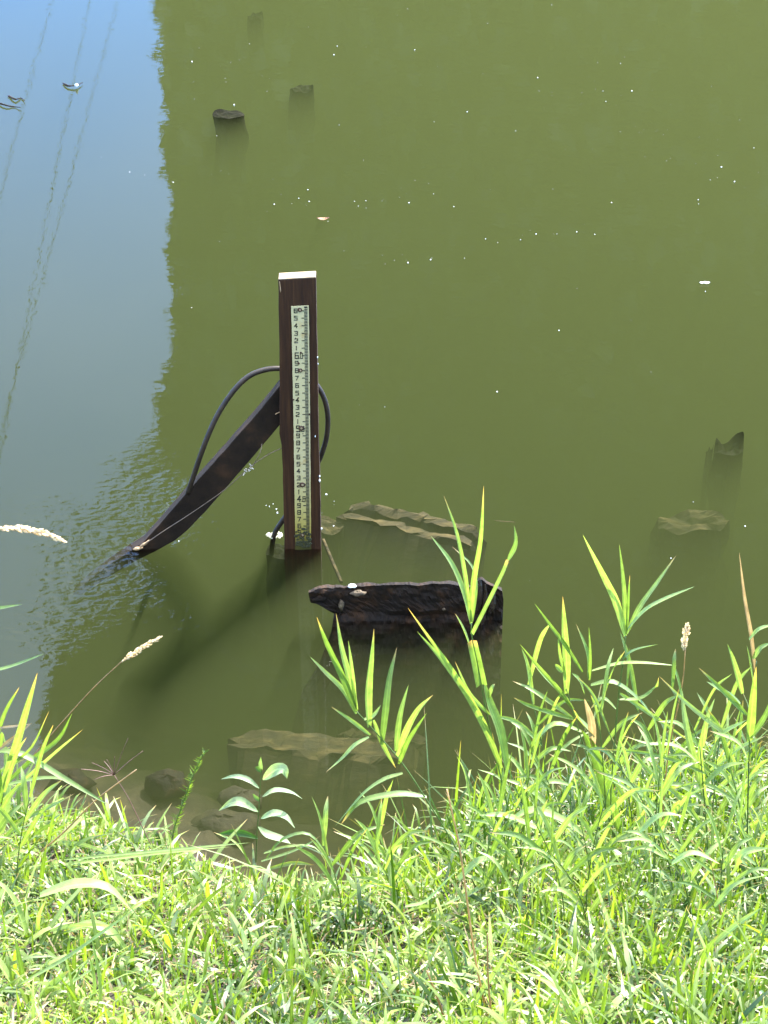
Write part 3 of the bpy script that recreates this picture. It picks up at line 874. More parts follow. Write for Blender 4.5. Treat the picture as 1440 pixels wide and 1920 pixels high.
lump(aty(836, 1182, BTY - .004), .030, .008, .006, M['lichen'], 'rotten_patch', bt, 4)
lump(aty(832, 1142, BTY - .004), .007, .006, .006, M['lichen'], 'rotten_patch', bt, 5)
lump(aty(596, 1116, BTY + .004), .030, .03, .020, M['wet'], 'beam_end', bt, 6)

# stones and roots in the shallows
GS = 'silty stones in the shallows'
def stone(label, px, py, s, z, seedv, mat='mud'):
    c = atz(px, py, z)
    o = lump(c, s, s * .8, s * .5, M[mat], 'stone', None, seedv, 8)
    for v_ in o.data.vertices: v_.co = v_.co - Vector(c)
    o.location = c; BASE[o.name] = c
    tag(o, label, 'stone', GS)
stone('round dark stone under water left of the feathery plant', 315, 1470, .075, -.13, 41, 'wet')
stone('dark muddy stone at the water edge behind the feathery plant', 420, 1552, .10, -.16, 42)
stone('dim stone under water near the left dry grass stalk', 130, 1470, .08, -.14, 44, 'wet')
stone('muddy stone in the shallows just behind the broadleaf sprig', 455, 1500, .07, -.15, 45)

# ------------------------------------------------------------------ things afloat
def leaf_mesh_flat(c, Lg, wd, ang, curl=.15, n=6):
    V, Fc = [], []
    d = np.array((math.cos(ang), math.sin(ang), 0)); s = np.array((-d[1], d[0], 0))
    for i in range(n + 1):
        t = i / n; w_ = wd * math.sin(math.pi * min(.98, .04 + t * .95)) ** .8
        z = curl * Lg * (2 * t - 1) ** 2
        p = c + d * Lg * (t - .5) + np.array((0, 0, .003 + z))
        V += [p - s * w_ / 2 + np.array((0, 0, wd * .15)), p, p + s * w_ / 2 + np.array((0, 0, wd * .15))]
    for i in range(n):
        a = i * 3; Fc += [(a, a + 1, a + 4, a + 3), (a + 1, a + 2, a + 5, a + 4)]
    return V, Fc
c = atz(606, 413)
o = tag(mobj('floating_leaf', *leaf_mesh_flat(c, .062, .03, .1, .12), M['deadleaf'], base=c), 'curled brown dead leaf floating on open green water', 'leaf')
o.modifiers.new('solid', 'SOLIDIFY').thickness = .0012
c = atz(1321, 533)
parts = [leaf_mesh_flat(c + np.array((dx, dy, .002)), .02, .016, a) for dx, dy, a in [(-.014, 0, .1), (-.002, .003, 1.2), (.008, -.002, .4), (.016, .003, -.5)]]
o = tag(mobj('floating_feather', *join(parts), M['speck'], base=c), 'small white feather-like scrap floating near the right edge', 'feather')
o.modifiers.new('solid', 'SOLIDIFY').thickness = .0015
c = atz(950, 977)
tag(mobj('floating_straw', *tube([atz(928, 976, .003), atz(966, 979, .003)], .0008, 5), M['straw'], base=c), 'thin pale straw floating behind the tall central reed', 'straw')
c = atz(135, 159)
twg = tube(spline([atz(118, 156, .006), atz(128, 161, .012), atz(142, 160, .014), atz(155, 155, .01)], 8), [.004, .006, .006, .005, .004, .004, .003, .002], 6)
tw = tag(mobj('floating_twig', *twg, M['brace'], base=c), 'short dark twig with a white tip floating in the blue reflection', 'twig', 'floating twigs')
mobj('white_tip', *tube([atz(140, 160, .014), atz(143, 160, .022), atz(146, 159, .014)], [.004, .011, .004], 8), M['speck'], tw)
for lab, pts in [('long dark twig lying in the blue reflection at the left picture edge', [(-12, 190), (10, 197), (25, 200), (38, 201)]), ('upper curved dark twig beside the long one at the left edge', [(16, 180), (28, 186), (40, 184), (46, 189)])]:
    P = [atz(x, y, .004 + .008 * (i % 2)) for i, (x, y) in enumerate(pts)]
    tag(mobj('floating_twig', *tube(spline(P, 12), np.linspace(.006, .002, 12), 6), M['brace'], base=P[0]), lab, 'twig', 'floating twigs')
# white specks of fluff: nobody could count them
parts = []
for _ in range(210):
    px, py = random.uniform(0, 1440), random.uniform(0, 620) if random.random() < .75 else random.uniform(0, 1100)
    if random.random() < .6:      # drifting streaks
        k_ = random.choice([(330, 330, 90, 10), (480, 130, 60, 22), (720, 370, 110, 14), (1010, 440, 70, 6), (1330, 320, 80, 40), (780, 480, 60, 12), (1140, 170, 60, 22), (1240, 250, 50, 8), (560, 965, 40, 20)])
        px, py = random.gauss(k_[0], k_[2]), random.gauss(k_[1], k_[3])
    p = atz(px, py, .0015); s = min(.007, random.lognormvariate(-6.5, .6))
    if px < 300 and random.random() < .6: continue
    parts.append(tube([p, p + np.array((0, 0, s * .6))], [s * random.uniform(.6, 1), s * .4], 5))
for px, py, s in [(626, 103, .008), (360, 116, .009), (439, 197, .009), (243, 323, .007), (1008, 146, .007), (1377, 341, .008), (765, 493, .007), (1048, 620, .006), (520, 962, .008), (518, 955, .006), (505, 950, .005), (512, 945, .004), (499, 948, .004), (876, 210, .006), (1397, 987, .006), (335, 1015, .006), (1258, 1047, .005)]:
    p = atz(px, py, .0015); parts.append(tube([p, p + np.array((0, 0, s * .5))], [s * .45, s * .25], 7))
tag(mobj('floating_fluff', *join(parts), M['speck']), 'tiny white specks of fluff scattered over the water surface', 'fluff', kind='stuff')

# ------------------------------------------------------------------ grass on the bank (numpy ribbons)
def ribbons(name, n, gen, mat, label, cat, seg=4, vfold=False):
    """gen -> P(n,3) base, D(n,3) start direction, L, W, droop, side(n,3), tint"""
    P, D, Ln, Wd, dr, S, tint = gen
    n = len(P)
    T = np.linspace(0, 1, seg + 1)
    ws = np.array([.55, 1.0, .9, .6, .04]) if seg == 4 else np.interp(T, [0, .3, .7, 1], [.6, 1, .7, .03])
    pts = []
    for i, t in enumerate(T):
        c = P + D * (Ln * t)[:, None] + np.array((0, 0, -1.0))[None] * (dr * Ln * t * t)[:, None]
        w_ = (Wd * ws[i] * .5)[:, None] * S
        pts.append(np.stack([c - w_, c + w_], 1))
    V = np.stack(pts, 1)                       # n, seg+1, 2, 3
    nv = (seg + 1) * 2
    b = (np.arange(n) * nv)[:, None]
    q = []
    for i in range(seg):
        a = 2 * i; q.append(np.stack([b[:, 0] + a, b[:, 0] + a + 1, b[:, 0] + a + 3, b[:, 0] + a + 2], 1))
    Q = np.stack(q, 1).reshape(-1, 4)
    me = bpy.data.meshes.new(name)
    me.vertices.add(n * nv); me.vertices.foreach_set('co', V.astype(np.float32).ravel())
    me.loops.add(Q.size); me.loops.foreach_set('vertex_index', Q.astype(np.int32).ravel())
    me.polygons.add(len(Q)); me.polygons.foreach_set('loop_start', np.arange(0, Q.size, 4, dtype=np.int32))
    me.polygons.foreach_set('use_smooth', np.ones(len(Q), bool)); me.update()
    tt = np.repeat(tint, nv); al = np.tile(np.repeat(T, 2), n)
    ac = np.tile(np.array([0., 1.]), n * (seg + 1))
    set_tint(me, np.stack([tt, al, ac], 1))
    o = link(name, me, mat); tag(o, label, cat, kind='stuff'); return o
def unit(a): return a / (np.linalg.norm(a, axis=1)[:, None] + 1e-9)
def scatter(n, x0=-2.3, x1=2.3, y0=2.1, pad=.05, dens=None):
    X = rng.uniform(x0, x1, n * 2); Y = rng.uniform(y0, 4.9, n * 2)
    ok = Y < shore(X) - pad + (fbm2(X, Y, 6, 5) - .5) * .12
    if dens is not None: ok &= rng.uniform(0, 1, n * 2) < dens(X, Y)
    X, Y = X[ok][:n], Y[ok][:n]
    return np.stack([X, Y, ground_z(X, Y) - .008], 1)
def gen_blades(P, l0, l1, w0, w1, lean, dr0, dr1, flat=.5, tb=(0, 1)):
    n = len(P)
    az = rng.uniform(0, 2 * math.pi, n)
    ln = np.abs(rng.normal(0, lean, n))
    D = unit(np.stack([np.cos(az) * ln, np.sin(az) * ln - .1, np.ones(n)], 1))
    Ln = rng.uniform(l0, l1, n) * rng.uniform(.6, 1.1, n); Wd = rng.uniform(w0, w1, n)
    side = np.stack([-np.sin(az), np.cos(az), np.zeros(n)], 1)
    side = unit(side + rng.normal(0, flat, (n, 3)))
    side = unit(side - D * np.sum(side * D, 1)[:, None])
    clump = fbm2(P[:, 0], P[:, 1], 5, 8)
    tint = np.clip((clump - .47) * 2.0 + .5 + rng.normal(0, .25, n), 0, 1) * (tb[1] - tb[0]) + tb[0]
    return P, D, Ln, Wd, rng.uniform(dr0, dr1, n), side, tint
ribbons('grass', 0, gen_blades(scatter(44000), .05, .14, .0035, .0075, .9, .1, .8), M['blade'], 'short dense green grass covering the bank', 'grass')
right = lambda X, Y: np.clip(.18 + .9 * smooth(-.1, .7, X), 0, 1)
ribbons('grass', 0, gen_blades(scatter(15000, dens=right), .14, .30, .004, .010, .8, .15, .9), M['blade'], 'longer arching green grass among the short turf, thickest at right', 'grass')
nearr = lambda X, Y: smooth(-.25, .35, X) * smooth(1.0, .15, shore(X) - Y)
ribbons('grass', 0, gen_blades(scatter(7600, dens=nearr), .22, .54, .004, .009, .55, .1, .8), M['blade'], 'tall arching grass crowding the water edge at right', 'grass')
anyw = lambda X, Y: .25 + .75 * fbm2(X, Y, 3, 21)
ribbons('grass', 0, gen_blades(scatter(11000, dens=anyw), .12, .26, .007, .013, .8, .2, 1.0, .4), M['blade'], 'broad arching grass blades lying over the short turf', 'grass')
ribbons('grass', 0, gen_blades(scatter(2200, dens=anyw), .16, .34, .009, .016, 1.1, .3, 1.1, .25, (.4, 1)), M['blade'], 'widest arching blades flopped over the turf, catching the sun', 'grass')
ribbons('dry_grass', 0, gen_blades(scatter(26000), .04, .13, .003, .006, 1.6, .2, .8, .8), M['straw'], 'pale dry straw and dead stems matted under the green grass', 'dry grass')
ribbons('ground_cover', 0, gen_blades(scatter(26000), .022, .045, .010, .020, 1.5, -.1, .5, .5), M['broad'], 'small broad leaves of low weeds mixed into the turf', 'weeds')
# sparser turf away from the frame
def sc2(n):
    X = np.concatenate([rng.uniform(-7, -2.3, n), rng.uniform(2.3, 7, n), rng.uniform(-4, 4, n)]); Y = np.concatenate([rng.uniform(.5, 4.9, 2 * n), rng.uniform(.6, 2.1, n)])
    ok = Y < shore(X) - .05
    X, Y = X[ok], Y[ok]; return np.stack([X, Y, ground_z(X, Y) - .01], 1)
ribbons('grass', 0, gen_blades(sc2(7000), .10, .26, .010, .020, .8, .1, .7), M['blade'], 'grass on the bank beyond the picture edges', 'grass')

# ------------------------------------------------------------------ individual plants
def leaf_ribbon(ctrl, width, seg=12, fold=.22, twist=0.0, face=None, prof='blade', curl=0):
    P = spline(ctrl, seg + 1)
    T = np.gradient(P, axis=0); T = unit(T)
    view = np.array((0, -.75, .66))
    V, Fc, tt = [], [], []
    for i in range(seg + 1):
        t = i / seg
        if prof == 'blade': w_ = width * np.interp(t, [0, .12, .35, .7, .9, 1], [.45, .8, 1, .72, .32, .02])
        elif prof == 'ovate': w_ = width * np.interp(t, [0, .1, .35, .6, .85, 1], [.08, .55, 1, .9, .4, .02])
        else: w_ = width * np.interp(t, [0, .5, 1], [1, .95, .85])
        n0 = view if face is None else np.asarray(face, float)
        s = np.cross(T[i], n0); s /= np.linalg.norm(s) + 1e-9
        nn = np.cross(s, T[i])
        a = twist * (t - .2) + 0
        s2 = s * math.cos(a) + nn * math.sin(a); n2 = np.cross(s2, T[i])
        V += [P[i] - s2 * w_ / 2 + n2 * w_ * fold, P[i], P[i] + s2 * w_ / 2 + n2 * w_ * fold]
        tt += [t] * 3
    for i in range(seg):
        a = i * 3; Fc += [(a, a + 1, a + 4, a + 3), (a + 1, a + 2, a + 5, a + 4)]
    return V, Fc, np.array(tt)
def add_leaf(parent, ctrl, width, mat=None, tint=None, name='leaf', seg=12, **kw):
    V, Fc, tt = leaf_ribbon(ctrl, width, seg, **kw)
    o = mobj(name, V, Fc, mat or M['reed'], parent, True)
    t0 = random.uniform(.25, .9) if tint is None else tint
    set_tint(o.data, np.stack([np.full(len(V), t0), tt if random.random() < .55 else tt * .85, np.tile([0, .5, 1.], len(V) // 3)], 1))
    return o
def add_tube(parent, ctrl, r0, r1, mat, name='stem', n=14, tint=.5, seg=7):
    P = spline(ctrl, n); v_, f_ = tube(P, np.linspace(r0, r1, n), seg)
    o = mobj(name, v_, f_, mat, parent, True)
    set_tint(o.data, np.stack([np.full(len(v_), tint), np.zeros(len(v_))], 1)); return o
def ground_at(px, py):
    d = ray(px, py); t = 3.0
    while t < 14:
        p = np.array((0, 0, HC)) + d * t
        if p[2] < max(float(ground_z(p[0], p[1])), -.3): return p
        t += .01
    return atz(px, py)
def plant(name, label, cat, root_px, stem_px, leaves, stem_r=.0022, group=None, Y=None, lean=0.0, stem_mat='stem', dry=0.0):
    """stem_px: photo points from the root up; leaves: (list of photo points base->tip, width px, options)"""
    b = ground_at(*root_px)
    Yb = b[1] if Y is None else Y
    t = empty(name, b); tag(t, label, cat, group)
    y_root = root_px[1]
    def PT(px, py, extra=0.0):
        return aty(px, py, Yb + lean * (y_root - py) / 550.0 + extra)
    if stem_px:
        pts = [b] + [PT(*p) for p in stem_px]
        add_tube(t, pts, stem_r, stem_r * .6, M[stem_mat], tint=random.uniform(.3, .8), n=18)
    for lf in leaves:
        pts, w = lf[0], lf[1]; opt = dict(lf[2]) if len(lf) > 2 else {}
        dep = opt.pop('dep', random.uniform(-.35, .35))
        m_ = opt.pop('mat', None)
        if m_ is not None: m_ = M[m_]
        Ln = math.hypot(pts[-1][0] - pts[0][0], pts[-1][1] - pts[0][1]) / 560
        q = [PT(x, y, dep * Ln * (i / (len(pts) - 1)) ** 1.3) for i, (x, y) in enumerate(pts)]
        z = np.linalg.norm(q[0] - np.array((0, 0, HC)))
        opt.setdefault('twist', random.uniform(-.8, .8))
        add_leaf(t, q, w * z / F * .95, m_, **opt)
    return t
GR = 'tall reed grasses on the bank'
flatup = {'face': (.35, -.1, 1), 'dep': -.1}
plant('reed_grass', 'tallest central reed rising before the broken timber', 'reed', (985, 1650), [(958, 1540), (935, 1440), (915, 1350), (903, 1285), (893, 1230), (884, 1190), (884, 1168)],
      [([(884, 1168), (872, 1080), (856, 1000), (832, 929)], 9), ([(882, 1170), (868, 1110), (845, 1055), (808, 1005)], 14, {'twist': .3, 'face': (.5, -.4, .7)}),
       ([(883, 1166), (888, 1090), (901, 1010), (907, 911)], 11), ([(886, 1165), (893, 1100), (884, 1060), (848, 1025)], 6),
       ([(885, 1188), (915, 1130), (942, 1076), (953, 1050)], 8, {'prof': 'strip', 'fold': .4, 'dep': 0}), ([(953, 1050), (966, 1020), (964, 985)], 10, {'dep': .1}),
       ([(902, 1283), (893, 1240), (884, 1200)], 22, {'prof': 'strip', 'fold': .35, 'dep': 0, 'twist': 0}), ([(882, 1217), (868, 1180), (853, 1150)], 13, flatup),
       ([(950, 1445), (935, 1370), (917, 1320), (906, 1276)], 26, {'face': (.4, -.4, .8), 'twist': .2}), ([(940, 1440), (905, 1355), (850, 1260), (765, 1140)], 13),
       ([(935, 1430), (895, 1335), (835, 1245), (782, 1184)], 12), ([(918, 1340), (880, 1300), (853, 1240)], 8), ([(915, 1310), (922, 1290), (928, 1282)], 8)], group=GR)
plant('reed_grass', 'left reed arching towards the gauge post with a fan of blades', 'reed', (900, 1680), [(855, 1590), (800, 1500), (755, 1432), (715, 1385), (685, 1352), (668, 1333)],
      [([(668, 1334), (645, 1275), (615, 1210), (594, 1157)], 13), ([(669, 1330), (655, 1270), (640, 1215), (630, 1150)], 13), ([(667, 1325), (660, 1260), (653, 1201)], 9, {'mat': 'reed'}),
       ([(668, 1338), (645, 1295), (612, 1262), (581, 1231)], 10), ([(692, 1362), (689, 1300), (694, 1240), (701, 1179)], 19, {'face': (.3, -.5, .7)}), ([(716, 1396), (723, 1330), (730, 1270), (744, 1214)], 14),
       ([(742, 1408), (750, 1345), (766, 1284)], 12), ([(744, 1418), (762, 1370), (785, 1330), (812, 1303)], 13), ([(748, 1432), (765, 1390), (800, 1337)], 10),
       ([(694, 1378), (660, 1352), (621, 1325)], 8), ([(692, 1382), (665, 1398), (640, 1424), (611, 1448)], 10, flatup), ([(682, 1350), (700, 1342), (714, 1322)], 9, {'face': (0, -.3, 1)}),
       ([(755, 1450), (720, 1462), (680, 1490), (628, 1550)], 10, flatup), ([(800, 1495), (745, 1490), (675, 1505), (640, 1545)], 16, flatup), ([(700, 1350), (720, 1400), (742, 1440)], 10, {'dep': .1})], group=GR)
plant('reed_grass', 'reed in front of the seed stalk with upright five-blade fan', 'reed', (1152, 1600), [(1145, 1500), (1152, 1400), (1160, 1300), (1170, 1230), (1173, 1190)],
      [([(1172, 1192), (1155, 1130), (1132, 1080), (1093, 1003)], 15), ([(1173, 1190), (1170, 1110), (1161, 1020)], 10), ([(1175, 1185), (1178, 1130), (1181, 1078)], 6),
       ([(1175, 1188), (1198, 1140), (1230, 1095), (1268, 1041)], 10), ([(1176, 1182), (1210, 1145), (1250, 1122), (1302, 1100)], 12, flatup), ([(1168, 1236), (1190, 1220), (1234, 1208)], 11, flatup),
       ([(1110, 1258), (1160, 1245), (1205, 1243), (1268, 1248)], 10, {'face': (0, 0, 1), 'dep': -.1}), ([(1160, 1312), (1200, 1310), (1228, 1290), (1235, 1270)], 10, flatup), ([(1162, 1300), (1200, 1325), (1250, 1360), (1300, 1395)], 9),
       ([(1108, 1285), (1150, 1280), (1195, 1310), (1225, 1345)], 14, flatup), ([(1155, 1330), (1130, 1310), (1108, 1328)], 10, flatup)], group=GR)
plant('reed_grass', 'bushy reed left of the five-blade reed, brown tipped leaf in its middle', 'reed', (1160, 1590), [(1130, 1500), (1105, 1430), (1085, 1370), (1070, 1320), (1062, 1290)],
      [([(1092, 1260), (1060, 1210), (1030, 1170), (1002, 1131)], 8), ([(1062, 1300), (1062, 1240), (1058, 1180), (1055, 1118)], 16), ([(1075, 1330), (1045, 1290), (1010, 1250), (975, 1208)], 9),
       ([(1072, 1325), (1050, 1300), (1020, 1270), (1000, 1245)], 16, flatup), ([(1072, 1345), (1030, 1315), (995, 1292), (961, 1277)], 9), ([(1075, 1348), (1030, 1335), (990, 1322), (963, 1308)], 9),
       ([(1103, 1270), (1100, 1225), (1080, 1170)], 14, {'face': (.3, -.3, .8)}), ([(1105, 1275), (1106, 1230), (1104, 1175)], 7), ([(1160, 1555), (1135, 1470), (1110, 1400), (1092, 1370)], 24),
       ([(1112, 1400), (1108, 1350), (1096, 1310)], 16, {'mat': 'straw', 'tint': .35}), ([(1090, 1372), (1040, 1358), (1000, 1395), (990, 1440)], 13, flatup), ([(1115, 1380), (1085, 1350), (1075, 1330)], 18, flatup),
       ([(1095, 1300), (1085, 1275), (1072, 1262)], 12, flatup), ([(1055, 1260), (1045, 1250), (1041, 1245)], 10), ([(1062, 1270), (1050, 1230), (1046, 1190)], 7)], group=GR)
plant('reed_grass', 'reed at the right picture edge with a browned upright top blade', 'reed', (1400, 1640), [(1402, 1520), (1405, 1400), (1413, 1290), (1418, 1240)],
      [([(1416, 1262), (1408, 1190), (1396, 1120), (1386, 1035)], 8, {'mat': 'straw', 'tint': .2}), ([(1415, 1300), (1405, 1240), (1400, 1210)], 12, flatup), ([(1404, 1390), (1410, 1330), (1418, 1250)], 17),
       ([(1392, 1300), (1378, 1250), (1364, 1208)], 12), ([(1400, 1340), (1360, 1300), (1310, 1252)], 11), ([(1405, 1200), (1425, 1180), (1450, 1172)], 12, flatup), ([(1412, 1235), (1425, 1215), (1445, 1205)], 10),
       ([(1395, 1400), (1340, 1360), (1290, 1320), (1236, 1268)], 10), ([(1405, 1430), (1380, 1390), (1330, 1370)], 12, flatup), ([(1410, 1380), (1435, 1340), (1450, 1300)], 11), ([(1388, 1320), (1360, 1300), (1325, 1278)], 16, flatup)], group=GR)
plant('reed_grass', 'reed clump right of the pale seed stalk leaning left over the water', 'reed', (1330, 1650), [(1325, 1560), (1318, 1470), (1312, 1400)],
      [([(1326, 1510), (1300, 1420), (1285, 1350), (1278, 1290)], 14), ([(1322, 1500), (1312, 1420), (1318, 1360)], 12), ([(1318, 1440), (1270, 1400), (1215, 1395), (1170, 1380)], 10, flatup), ([(1320, 1430), (1350, 1380), (1400, 1350)], 14, flatup),
       ([(1322, 1450), (1265, 1425), (1200, 1410), (1120, 1405)], 8), ([(1325, 1560), (1280, 1500), (1215, 1445), (1165, 1375)], 9), ([(1322, 1470), (1360, 1440), (1400, 1430)], 18, flatup), ([(1318, 1400), (1325, 1350), (1340, 1310)], 10)], group=GR)
def seed_head(t, pts, n, r0, sz):
    P = spline(pts, 30); parts = []; tints = []
    for i in range(n):
        k = random.uniform(0, 28.9); a = int(k); p = P[a] + (P[a + 1] - P[a]) * (k - a)
        env = math.sin(math.pi * min(1, max(.08, k / 29))) ** .6
        dvec = np.array([random.gauss(0, 1) for _ in range(3)]); dvec /= np.linalg.norm(dvec)
        p = p + dvec * r0 * env * random.uniform(.4, 1)
        ax = (P[min(29, a + 1)] - P[a]); ax /= np.linalg.norm(ax); q = ax + dvec * .5; q /= np.linalg.norm(q)
        parts.append(tube([p - q * sz, p, p + q * sz], [sz * .15, sz * .45, sz * .1], 5)); tints += [random.random()] * 15
    v_, f_ = join(parts)
    o = mobj('seed_head', v_, f_, M['seed'], t); set_tint(o.data, np.stack([np.array(tints), np.zeros(len(tints))], 1))
t = plant('seed_stalk', 'upright pale seed stalk standing alone over the dark water at right', 'seed stalk', (1240, 1600), [(1246, 1480), (1255, 1400), (1270, 1330), (1281, 1270), (1285, 1215)], [], .0022, 'dry grass seed stalks', stem_mat='straw')
Yq = BASE[t.name][1]
seed_head(t, [aty(1282, 1216, Yq), aty(1285, 1195, Yq), aty(1289, 1170, Yq)], 90, .010, .006)
t = plant('seed_stalk', 'slanting tan seed stalk with plump head at left of the water', 'seed stalk', (20, 1480), [(60, 1420), (120, 1350), (180, 1285), (232, 1237)], [], .0022, 'dry grass seed stalks', stem_mat='straw')
Yq = BASE[t.name][1]
seed_head(t, [aty(230, 1240, Yq), aty(262, 1217, Yq), aty(302, 1194, Yq)], 110, .010, .0065)
t = plant('seed_stalk', 'drooping pale seed head entering from the left picture edge', 'seed stalk', (-200, 1500), [(-170, 1250), (-120, 1060), (-60, 1000), (0, 990)], [], .002, 'dry grass seed stalks', stem_mat='straw')
Yq = BASE[t.name][1]
seed_head(t, [aty(-25, 990, Yq), aty(40, 992, Yq), aty(85, 1000, Yq), aty(122, 1016, Yq)], 200, .011, .0065)
# left edge clump
plant('grass_clump', 'clump of long arching blades at the left picture edge', 'grass clump', (-10, 1620), [(-5, 1530), (0, 1480)],
      [([(-5, 1500), (30, 1400), (50, 1330), (70, 1262)], 15), ([(-40, 1265), (20, 1250), (82, 1226)], 9, flatup), ([(-40, 1145), (0, 1140), (42, 1133)], 7), ([(0, 1500), (20, 1440), (60, 1400), (92, 1333)], 6),
       ([(0, 1480), (60, 1425), (110, 1385), (135, 1338)], 10), ([(5, 1500), (60, 1450), (110, 1405), (155, 1368)], 7), ([(-20, 1410), (40, 1415), (120, 1460), (205, 1510)], 15, flatup), ([(-20, 1480), (60, 1462), (110, 1460), (150, 1475)], 10, flatup),
       ([(-10, 1600), (10, 1520), (14, 1460), (8, 1380)], 18), ([(-5, 1365), (25, 1362), (60, 1357)], 5, {'mat': 'straw', 'tint': .4}), ([(-10, 1410), (25, 1385), (60, 1355)], 9, {'mat': 'straw', 'tint': .3}),
       ([(0, 1580), (40, 1540), (90, 1515), (140, 1488)], 9), ([(0, 1400), (4, 1380), (3, 1372)], 10)], .003)
plant('dry_stalk', 'bare tan dry stalk slanting up to the right at lower left', 'dry stalk', (60, 1610), [(120, 1560), (180, 1500), (256, 1443)], [], .0028, stem_mat='straw')
plant('level_grass', 'long yellow-green blade lying level across the turf before the broadleaf sprig', 'grass blade', (80, 1640), [], [([(60, 1628), (200, 1612), (330, 1597), (430, 1588)], 8, {'face': (0, -.3, 1), 'dep': 0}), ([(120, 1612), (250, 1600), (380, 1588), (470, 1580)], 6, {'face': (0, -.5, 1), 'dep': 0})])
# broadleaf sprig
plant('broadleaf_sprig', 'upright leafy sprig with pale oval leaves at the water edge below the post', 'leafy sprig', (478, 1662), [(480, 1610), (482, 1560), (486, 1510), (488, 1470), (491, 1440)],
      [([(493, 1462), (515, 1445), (532, 1443), (538, 1460)], 24, {'mat': 'broad', 'prof': 'ovate', 'face': (.2, -.5, .8), 'tint': .9}), ([(486, 1478), (465, 1462), (440, 1456), (414, 1461)], 11, {'mat': 'broad', 'prof': 'ovate', 'face': (-.3, -.3, 1), 'tint': .9}),
       ([(492, 1494), (515, 1482), (545, 1486), (567, 1498)], 11, {'mat': 'broad', 'prof': 'ovate', 'face': (.3, -.3, 1), 'tint': .9}), ([(484, 1522), (455, 1505), (435, 1505), (410, 1520)], 19, {'mat': 'broad', 'prof': 'ovate', 'face': (-.2, -.4, .9), 'tint': .9}),
       ([(489, 1535), (512, 1526), (535, 1532), (553, 1553)], 17, {'mat': 'broad', 'prof': 'ovate', 'face': (.3, -.3, .9), 'tint': .9}), ([(484, 1550), (500, 1565), (530, 1575), (545, 1582)], 18, {'mat': 'broad', 'prof': 'ovate', 'face': (.2, -.3, 1), 'tint': .9}),
       ([(491, 1445), (488, 1432), (489, 1419)], 8, {'mat': 'broad', 'prof': 'ovate', 'tint': .4}), ([(490, 1448), (483, 1440), (478, 1440)], 9, {'mat': 'broad', 'prof': 'ovate', 'tint': .1}), ([(487, 1502), (480, 1495), (474, 1488)], 8, {'mat': 'broad', 'prof': 'ovate', 'tint': .2}),
       ([(484, 1572), (455, 1562), (430, 1560), (405, 1565)], 14, {'mat': 'broad', 'prof': 'ovate', 'tint': .0})], .002)
plant('grass_clump', 'small clump of drooping blades just right of the leafy sprig', 'grass clump', (500, 1668), [],
      [([(500, 1610), (530, 1575), (580, 1565), (625, 1620)], 9, flatup), ([(495, 1600), (540, 1588), (590, 1590), (618, 1630)], 8, flatup), ([(490, 1615), (540, 1600), (575, 1585), (600, 1568)], 8, flatup), ([(500, 1630), (550, 1618), (590, 1622)], 8), ([(470, 1620), (440, 1580), (400, 1560)], 7, flatup)])
# feathery plant
b = ground_at(318, 1632)
fp = empty('feathery_plant', b); tag(fp, 'feathery green plant with short needle leaves standing at the water edge', 'plant')
st = [b] + [aty(x, y, b[1]) for x, y in [(325, 1560), (338, 1520), (352, 1480), (368, 1440), (384, 1408)]]
add_tube(fp, st, .0022, .001, M['stem'])
SP = spline(st, 60)
for i in range(10, 59):
    for k in range(2):
        a = random.uniform(0, 2 * math.pi); Ln = .026 * (1 - .45 * i / 59) * random.uniform(.7, 1.2)
        d = np.array((math.cos(a), math.sin(a) * .8, .75)); p = SP[i]
        add_leaf(fp, [p, p + d * Ln * .5, p + d * Ln + np.array((0, 0, .002))], .0028, M['blade'], seg=3, name='needle_leaf', tint=random.random())
# purple seed stem
b = ground_at(300, 1620)
pp = empty('purple_seed_grass', b); tag(pp, 'thin purplish grass stem with spreading finger-like seed spikes', 'seed stalk')
add_tube(pp, [b] + [aty(x, y, b[1]) for x, y in [(262, 1540), (240, 1495), (214, 1453)]], .0016, .001, M['purple'])
for x, y in [(152, 1442), (172, 1430), (195, 1427), (215, 1418), (200, 1424), (240, 1385), (268, 1408), (176, 1462)]:
    q0, q1 = aty(214, 1453, b[1]), aty(x, y, b[1] + random.uniform(-.04, .04))
    add_tube(pp, [q0, (q0 + q1) / 2 + np.array((0, 0, .004)), q1], .0013, .0006, M['purple'], name='seed_spike', n=7, seg=5, tint=random.random())
# foreground broad arching leaves at lower left, and other large blades
def clump(label, root, leaves, group='clumps of broad arching grass in the foreground turf'):
    plant('grass_clump', label, 'grass clump', root, [], [(l[0], l[1], dict(face=(.3, -.1, 1), dep=-.05, tint=random.uniform(.6, 1), **(l[2] if len(l) > 2 else {}))) for l in leaves], group=group)
clump('broad pale arching blades sweeping right at lower left', (60, 1760), [([(75, 1680), (140, 1660), (200, 1665), (245, 1705)], 26), ([(120, 1750), (170, 1735), (215, 1755), (255, 1820)], 22), ([(60, 1790), (30, 1700), (0, 1660), (-30, 1650)], 20), ([(60, 1800), (70, 1730), (90, 1680)], 10)])
clump('long blades crossing the lower left corner', (30, 1860), [([(30, 1850), (120, 1800), (190, 1750), (260, 1700)], 10), ([(60, 1880), (140, 1840), (200, 1800), (255, 1765)], 9), ([(20, 1840), (-10, 1800), (-40, 1790)], 22), ([(60, 1900), (100, 1850), (130, 1820)], 22), ([(160, 1920), (175, 1850), (165, 1780)], 14)])
clump('upright broad blades at the bottom edge left of centre', (330, 1940), [([(330, 1930), (345, 1860), (366, 1755)], 14), ([(345, 1940), (370, 1870), (385, 1800)], 11), ([(300, 1940), (308, 1880), (304, 1810)], 9), ([(180, 1930), (185, 1850), (170, 1750)], 18)])
